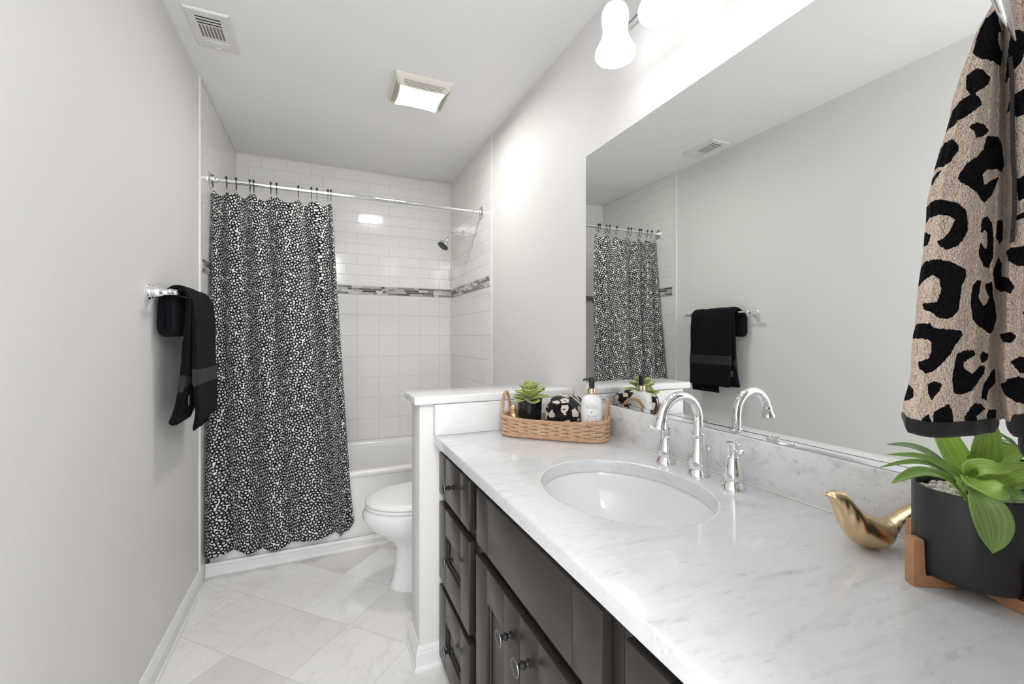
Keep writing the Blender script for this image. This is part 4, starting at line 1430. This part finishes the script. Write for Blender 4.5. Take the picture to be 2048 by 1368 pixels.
leafR = random.Random(5)
top = Vector((sp.x, sp.y, BF + .118))
for ringn, (cnt, ln, wd, el, dz) in enumerate(((7, .066, .054, 4, .000), (6, .062, .052, 26, .010), (5, .055, .046, 48, .018), (4, .044, .034, 66, .026))):
    for k in range(cnt):
        a = 2 * PI * (k + .5 * (ringn % 2)) / cnt + leafR.uniform(-.2, .2) + ringn * .4
        e = math.radians(el + leafR.uniform(-8, 8))
        dx = Vector((math.cos(a), math.sin(a), 0))
        L = ln * leafR.uniform(.9, 1.1)
        p0 = top + dx * .004 + Vector((0, 0, dz))
        pts = [p0, p0 + dx * L * .35 * math.cos(e) + Vector((0, 0, L * .35 * math.sin(e) + .003)), p0 + dx * L * .72 * math.cos(e) + Vector((0, 0, L * .74 * math.sin(e) + .004)),
               p0 + dx * L * math.cos(e) + Vector((0, 0, L * math.sin(e) + .001))]
        b = bmesh.new(); uvl = b.loops.layers.uv.new('UVMap')
        curved_leaf(b, pts, wd, Vector((0, 0, 1)) - dx * math.sin(e) * .9, 'obovate', 14, 6, .32, uvl)
        o = obj('leaf', b, M['succulent'], su, 60)
        m_ = o.modifiers.new('thickness', 'SOLIDIFY'); m_.thickness = .0022; m_.offset = 0

# rolled leopard towel, lying across the basket and resting on its floor and rims
rt = bpt(.033, .006, BF)
b = bmesh.new()
rings = []
NR, NA = 40, 64
for i in range(NR + 1):
    t = i / NR * 2 - 1
    sc = max(.10, (1 - abs(t) ** 3.6) ** .5 if abs(t) < 1 else 0)
    n_ = .008 + t * (.082 if t < 0 else .088)
    zlo = .001 + .070 * smooth([.045, .066, .2], [0, 1, 1], abs(n_))
    zhi = .141
    ring = []
    for k in range(NA):
        th = 2 * PI * k / NA
        co, si = math.cos(th), math.sin(th)
        zc_, hh = (zhi + zlo) / 2, (zhi - zlo) / 2
        a_ = .064 * math.copysign(abs(co) ** .82, co) * (.25 + .75 * sc)
        z_ = zc_ - (1 - sc) * .012 + hh * math.copysign(abs(si) ** .86, si) * (.30 + .70 * sc)
        p = bpt(.033 + a_, n_, BF + z_)
        w = noise.noise(p * 28) * .0035 + noise.noise(p * 260) * .0010
        d = (p - bpt(.033, n_, BF + zc_)).normalized()
        ring.append(p + d * w)
    rings.append(ring)
loft(b, rings)
for v_ in b.verts:
    v_.co.z = max(v_.co.z, BF + .0005)
tag(obj('rolled_towel', b, M['roll'], None, 60, rt), 'rolled leopard print towel lying in the wicker basket', 'towel')

# soap bottle
bp = bpt(.137, -.022, BF)
so = thing('soap_bottle', 'white soap pump bottle with gold collar and black pump in the basket', 'soap bottle', bp)
b = bmesh.new()
lathe(b, [(.033, 0), (.0365, .003), (.0378, .009), (.0378, .108), (.037, .120), (.0345, .134), (.027, .144), (.018, .149), (.0145, .151), (.0145, .154), (0, .154)], bp, (0, 0, 1), 48)
bot = obj('bottle', b, M['white_plastic'], so, ang=40)
b = bmesh.new()
lathe(b, [(.0152, .1525), (.0156, .154), (.0156, .171), (.0150, .173), (0, .173)], bp, (0, 0, 1), 32)
obj('collar', b, M['gold_collar'], so)
b = bmesh.new()
lathe(b, [(.0085, .172), (.0085, .176), (.0095, .178), (.0098, .195), (.0105, .197), (.0108, .208), (.0095, .2105), (0, .211)], bp, (0, 0, 1), 28)
nz = bp + Vector((0, 0, .204))
nd = Vector((-.92, .38, 0))
tube(b, [nz, nz + nd * .020, nz + nd * .027 + Vector((0, 0, -.001)), nz + nd * .030 + Vector((0, 0, -.006))], [.0046, .0040, .0034, .0030], 14)
obj('pump_head', b, M['black_plastic'], so)
def bottle_text(body, size, z, mat, yaw=0):
    cu = bpy.data.curves.new('lettering', 'FONT')
    cu.body = body; cu.size = size; cu.align_x = 'CENTER'; cu.resolution_u = 3
    to_ = bpy.data.objects.new('tmp_text', cu)
    COL.objects.link(to_)
    bpy.context.view_layer.update()
    dg = bpy.context.evaluated_depsgraph_get()
    me = bpy.data.meshes.new_from_object(to_.evaluated_get(dg))
    bpy.data.objects.remove(to_)
    bb = bmesh.new(); bb.from_mesh(me); bpy.data.meshes.remove(me)
    bmesh.ops.subdivide_edges(bb, edges=[e for e in bb.edges if e.calc_length() > .003], cuts=2)
    view = math.atan2(-bp.y, .55 - bp.x) + yaw        # the label faces the door
    for v_ in bb.verts:
        a = view + v_.co.x / .0382
        v_.co = Vector((bp.x + .0381 * math.cos(a), bp.y + .0381 * math.sin(a), bp.z + z + v_.co.y))
    return bb, mat
lab = bmesh.new(); pale = bmesh.new()
for body, size, z, tgt in (('BASTERESE', .0090, 0.1105, pale), ("a'", .0125, 0.0915, lab), ('Fig & myrtle', .0066, 0.0800, lab), ('luxury hand wash', .0054, 0.0725, lab), ('Maison Botanique', .0058, 0.0645, lab)):
    bb, _ = bottle_text(body, size, z, None)
    join(tgt, bb)
view = math.atan2(-bp.y, .55 - bp.x)
arc_ = [Vector((bp.x + .0381 * math.cos(view + q * .010 / .039), bp.y + .0381 * math.sin(view + q * .010 / .039), bp.z + .1215 + .003 * (1 - q * q))) for q in [i / 6 - 1 for i in range(13)]]
tube(pale, arc_, .0004, 5)
arc_ = [Vector((bp.x + .0381 * math.cos(view + q * .022 / .039), bp.y + .0381 * math.sin(view + q * .022 / .039), bp.z + .1075)) for q in [i / 6 - 1 for i in range(13)]]
tube(pale, arc_, .00035, 5)
obj('lettering', lab, M['ink'], bot)
obj('emblem', pale, M['pale_ink'], bot)

# ------------------------------------------------------------------ gold birds
TOPP = [(180, 294), (230, 284), (280, 275), (330, 240), (390, 225), (450, 220), (540, 240), (620, 310), (700, 420), (780, 520), (900, 590), (1050, 660), (1200, 710), (1300, 712), (1450, 640), (1600, 550), (1760, 462), (1800, 445)]
BOTP = [(180, 300), (230, 312), (280, 325), (330, 380), (390, 500), (440, 620), (500, 820), (560, 925), (620, 1020), (720, 1110), (850, 1170), (1000, 1198), (1120, 1185), (1220, 1110), (1310, 990), (1400, 865), (1500, 740), (1600, 655), (1760, 545), (1800, 520)]
WID = [(180, 6), (230, 30), (280, 50), (300, 92), (340, 125), (400, 150), (480, 185), (600, 240), (720, 285), (900, 320), (1050, 318), (1200, 270), (1320, 200), (1450, 150), (1600, 125), (1760, 118), (1800, 60)]
def bird_mesh(c, ax, s=.0001, n=90, seg=32):
    """c = ground point under the belly, ax = unit direction beak -> tail"""
    ax = Vector((ax[0], ax[1], 0)).normalized()
    sd = Vector((-ax.y, ax.x, 0))
    b = bmesh.new()
    rings = []
    for i in range(n + 1):
        t = i / n
        a = 180 + (1800 - 180) * t
        tp, bt = lerp([p[0] for p in TOPP], [p[1] for p in TOPP], a), lerp([p[0] for p in BOTP], [p[1] for p in BOTP], a)
        wd = smooth([p[0] for p in WID], [p[1] for p in WID], a)
        zc_, hh = (1200 - (tp + bt) / 2) * s, max(.0003, (bt - tp) / 2 * s)
        o = Vector(c) + ax * (a - 1000) * s
        rings.append([o + sd * (wd * s * math.cos(2 * PI * k / seg)) + Vector((0, 0, max(.0002, zc_ + hh * math.sin(2 * PI * k / seg)))) for k in range(seg)])
    loft(b, rings)
    for _ in range(2):
        bmesh.ops.smooth_vert(b, verts=b.verts, factor=.35, use_axis_x=True, use_axis_y=True, use_axis_z=True)
    for v_ in b.verts:
        if v_.co.z < c[2] + .0003:
            v_.co.z = c[2] + .0003
    return b
tag(obj('bird_figurine', bird_mesh((1.407, .429, ZC), (.9156, -.402)), M['brass'], None, 70, (1.407, .429, ZC)), 'gold bird figurine standing alone on the marble counter beside the black planter', 'figurine')
b2 = bpt(-.149, -.034, BF + .004)
tdir = Vector((BE.x * .25 - BN.x * .97, BE.y * .25 - BN.y * .97, 0)).normalized()
bm2 = bird_mesh(b2, (tdir.x, tdir.y), .000082)
bmesh.ops.rotate(bm2, verts=bm2.verts, cent=b2, matrix=Matrix.Rotation(math.radians(46), 3, tdir.cross(Vector((0, 0, 1)))))
lowest = min(v_.co.z for v_ in bm2.verts)
bmesh.ops.translate(bm2, verts=bm2.verts, vec=(0, 0, BF + .0005 - lowest))
tag(obj('bird_figurine', bm2, M['brass'], None, 70, b2), 'gold bird figurine half hidden in the wicker basket before the succulent', 'figurine')

# ------------------------------------------------------------------ planter on the wooden cross stand
PC = Vector((1.402, .303))
wp = thing('plant_stand', 'low wooden cross-shaped stand holding the black round planter', 'plant stand', (PC.x, PC.y, ZC))
d1, d2 = Vector((-.86, .51)).normalized(), Vector((-.22, -.975)).normalized()
def arm_mesh(d, zlo, zhi, notch):
    d3 = Vector((d.x, d.y, 0)); s3 = Vector((-d.y, d.x, 0))
    b = bmesh.new()
    c = Vector((PC.x, PC.y, ZC))
    hw = .0085
    # side outline of one bar with an upright at both ends
    out = [(-.079, .0003), (-.079, .068), (-.0645, .068), (-.0645, .016), (.0645, .016), (.0645, .068), (.079, .068), (.079, .0003), (.036, .0003), (.022, .0045), (-.022, .0045), (-.036, .0003)]
    loft(b, [[c + d3 * a + s3 * (sg * hw) + Vector((0, 0, z)) for a, z in out] for sg in (-1, 1)])
    e = [ed for ed in b.edges]
    bmesh.ops.bevel(b, geom=e, offset=.0012, segments=2, profile=.5, affect='EDGES')
    return b
obj('cross_bar', arm_mesh(d1, 0, 0, 0), M['wood'], wp)
obj('cross_bar', arm_mesh(d2, 0, 0, 0), M['wood'], wp)
pz = ZC + .0165
pl = thing('planter', 'matte black round planter with white pebbles, on the wooden stand', 'planter', (PC.x, PC.y, pz))
b = bmesh.new()
PRr = .0620
lathe(b, [(0, 0), (.050, 0), (.057, .0015), (.0605, .006), (PRr, .014), (PRr, .124), (.0612, .1262), (.0595, .1268), (.0580, .1255), (.0572, .118), (.0572, .108), (0, .108)], (PC.x, PC.y, pz + .0003), (0, 0, 1), 72)
obj('pot', b, M['black_matte'], pl, ang=40)
pt = tag(bpy.data.objects.new('green_plant', None), 'broad-leaved green plant growing in the black planter', 'plant')
pt.location = (PC.x, PC.y, pz + .109); COL.objects.link(pt)
FACE = {'u': (-.25, -.40, .88), 'b': (-.25, -.5, .83), 'c': (-.62, -.62, .48), 'f': (-.85, -.45, .28)}
for i, (w, k, pts) in enumerate(LEAVES):
    b = bmesh.new(); uvl = b.loops.layers.uv.new('UVMap')
    P0 = Vector(pts[0])
    pp = [Vector(p) for p in pts]
    curved_leaf(b, pp, w * (.68 if k == 'f' else 1), FACE[k], 'wide' if k == 'f' else 'lance', 26, 8, .30, uvl)
    o = obj('leaf', b, M['leaf_' + k], pt, 60)
    m_ = o.modifiers.new('thickness', 'SOLIDIFY'); m_.thickness = .0009; m_.offset = 0
b = bmesh.new()
for i, (w, k, pts) in enumerate(LEAVES):
    P0 = Vector(pts[0])
    base = Vector((PC.x + R.uniform(-.006, .006) - .012, PC.y + R.uniform(-.006, .006) - .004, pz + .1105))
    tube(b, spline([base, base.lerp(P0, .6) + Vector((0, 0, .006)), P0 + (Vector(pts[1]) - P0) * .15], 8), [.004, .004, .0038, .0036, .0034, .003, .0026, .002], 8)
obj('stem', b, M['leaf_c'], pt)
b = bmesh.new()
pr = random.Random(3)
for i in range(330):
    rr = .0525 * math.sqrt(pr.random()); a = pr.random() * 2 * PI
    q = bmesh.new()
    bmesh.ops.create_icosphere(q, subdivisions=2, radius=pr.uniform(.0035, .0058))
    bmesh.ops.scale(q, verts=q.verts, vec=(1, pr.uniform(.7, 1), pr.uniform(.6, .85)))
    bmesh.ops.rotate(q, verts=q.verts, matrix=Matrix.Rotation(pr.random() * 6, 3, 'Z') @ Matrix.Rotation(pr.uniform(-.6, .6), 3, 'X'))
    for v_ in q.verts:
        v_.co += v_.co.normalized() * noise.noise(v_.co * 160 + Vector((i, 0, 0))) * .0009
    bmesh.ops.translate(q, verts=q.verts, vec=(PC.x + rr * math.cos(a), PC.y + rr * math.sin(a), pz + .112 + pr.uniform(0, .006)))
    join(b, q)
pb = obj('pebbles', b, M['pebble'], None, 60, (PC.x, PC.y, pz + .109))
pb['kind'] = 'stuff'
tag(pb, 'white pebbles covering the soil in the black planter', 'pebbles')

# ------------------------------------------------------------------ leopard towel on a chrome hook
rh = thing('robe_hook', 'curved pointed chrome hook at the top right, in front of the leopard towel', 'hook', (1.16, .06, 1.60))
b = bmesh.new()
lathe(b, [(.026, 0), (.026, .004), (.021, .009), (.011, .012), (.010, .02)], (1.16, .0605, 1.60), (0, 1, 0), 28)
obj('rosette', b, M['chrome'], rh)
b = bmesh.new()
hp = spline([(1.16, .075, 1.60), (1.150, .105, 1.622), (1.120, .145, 1.622), (1.090, .170, 1.590), (1.080, .173, 1.529), (1.085, .171, 1.507), (1.095, .170, 1.492), (1.114, .171, 1.480)], 44)
tube(b, hp, [lerp([0, .55, .8, 1], [.0062, .0060, .0040, .0005], i / 43) for i in range(44)], 16)
obj('prong', b, M['chrome'], rh)

lt = thing('hand_towel', 'thick leopard print terry towel with black hem hanging at right', 'towel', (1.13, .19, 1.12))
DIR = Vector((.925, .380, 0))          # through the thickness of the hanging cloth
rz = [r_[0] for r_ in TOWEL_ROWS][::-1]
def tpoint(k, z):
    """point on the cloth: k 0..1 across the left fold, 1..2 across the right fold"""
    c = [lerp(rz, [r_[i] for r_ in TOWEL_ROWS][::-1], z) for i in range(1, 7)]
    Lp, Cp, Rp = Vector((c[0], c[1], 0)), Vector((c[2], c[3], 0)), Vector((c[4], c[5], 0))
    wdt = min(1, (Cp - Lp).length / .06)
    if k <= 1:
        p = Lp.lerp(Cp, k)
        off = smooth([0, .06, .18, .45, .68, .86, 1], [.020, .006, -.003, -.008, -.002, .010, .026], k) * (.35 + .65 * wdt)
    else:
        p = Cp.lerp(Rp, k - 1)
        off = smooth([1, 1.05, 1.2, 1.6, 2.0], [.030, -.006, -.020, -.024, -.006], k)
    p = p + DIR * (off + .0025 * noise.noise(Vector((k * 3, z * 12, 2))))
    return Vector((p.x, p.y, z))
def hemz(k):
    return smooth([0, .08, .3, 1, 1.02, 1.12, 2], [1.1365, 1.129, 1.1265, 1.128, 1.130, 1.131, 1.131], k)
def inside(pt_, poly):
    x, y = pt_
    r = False
    for (x1, y1), (x2, y2) in zip(poly, poly[1:] + poly[:1]):
        if (y1 > y) != (y2 > y) and x < (x2 - x1) * (y - y1) / (y2 - y1) + x1:
            r = not r
    return r
BB = [(min(p[0] for p in P), max(p[0] for p in P), min(p[1] for p in P), max(p[1] for p in P), P) for P in BLOTS]
def printed(k, z):
    jk, jz = k + .012 * noise.noise(Vector((k * 60, z * 900, 1))), z + .0012 * noise.noise(Vector((k * 60, z * 900, 9)))
    for P in PALE:
        if inside((jk, jz), P):
            return 0
    for a, c, d, e, P in BB:
        if a <= jk <= c and d <= jz <= e and inside((jk, jz), P):
            return 1
    return 0
def towel():
    b = bmesh.new()
    lay = b.verts.layers.float_color.new('print')
    NKf, NKb, NZ = 250, 30, 360
    ztop_ = 1.572
    ks = [2 * i / NKf for i in range(NKf + 1)]
    rows_ = []
    vals = []
    for j in range(NZ + 1):
        t = j / NZ
        row, val = [], []
        for i, k in enumerate(ks):
            zb_ = hemz(k) + .006
            z = ztop_ + (zb_ - ztop_) * t
            p = tpoint(k, z)
            n3 = noise.noise(p * 300) * .0009
            row.append(b.verts.new(p - DIR * n3))
            val.append(sum(printed(k + a * .004, z + c * .0007) for a in (-1, 0, 1) for c in (-1, 0, 1)) / 9)
        for i in range(NKb + 1):
            k = 2 - 2 * i / NKb
            zb_ = hemz(k) + .006
            z = ztop_ + (zb_ - ztop_) * t
            p = tpoint(k, z) + DIR * (.016 + .020 * min(1, (2 - abs(k - 1) * 2 + .3)))
            if k < .05:
                p = tpoint(0, z) + DIR * .012
            row.append(b.verts.new(p))
            val.append(printed(k * .9 + .05, z - .03))
        rows_.append(row); vals.append(val)
    for row, val in zip(rows_, vals):
        for v_, q in zip(row, val):
            v_[lay] = (q, q, q, 1)
    n = len(rows_[0])
    for A, B in zip(rows_, rows_[1:]):
        for k in range(n):
            b.faces.new((A[k], A[(k + 1) % n], B[(k + 1) % n], B[k]))
    b.faces.new(rows_[0]); b.faces.new(rows_[-1])
    return obj('terry_cloth', b, M['leopard'], lt, 80)
towel()
# woven black hem, a soft rolled band following both folds
def hem(k0, k1, dz0, dz1, name):
    b = bmesh.new()
    rings = []
    n = 150
    for i in range(n + 1):
        k = k0 + (k1 - k0) * i / n
        zt_, zb_ = hemz(k) + dz1, hemz(k) + dz0
        zm, hh = (zt_ + zb_) / 2, (zt_ - zb_) / 2
        e = .25 + .75 * math.sqrt(min(1, 14 * min(i, n - i) / n))
        c = tpoint(k, hemz(k) + .004) + DIR * .0085
        rings.append([Vector((c.x, c.y, 0)) + DIR * (.0125 * e * math.copysign(abs(math.cos(a)) ** .6, math.cos(a))) + Vector((0, 0, zm + hh * e * math.copysign(abs(math.sin(a)) ** .6, math.sin(a))))
                      for a in [2 * PI * q / 24 for q in range(24)]])
    loft(b, rings)
    return obj(name, b, M['black_hem'], lt, 70)
hem(-.005, .985, -.0055, .0105, 'hem')
hem(1.035, 2.0, -.0085, .0165, 'hem')
hem(1.16, 2.0, -.026, -.004, 'hem')
b = bmesh.new()
zs = [1.478 - (1.478 - 1.305) * i / 500 for i in range(501)]
P = [tpoint(1.045, z) - DIR * .006 for z in zs]
rope(b, P, .0017, 2, 44, closed=False, seg=7)
obj('stitched_edge', b, M['cord'], lt)
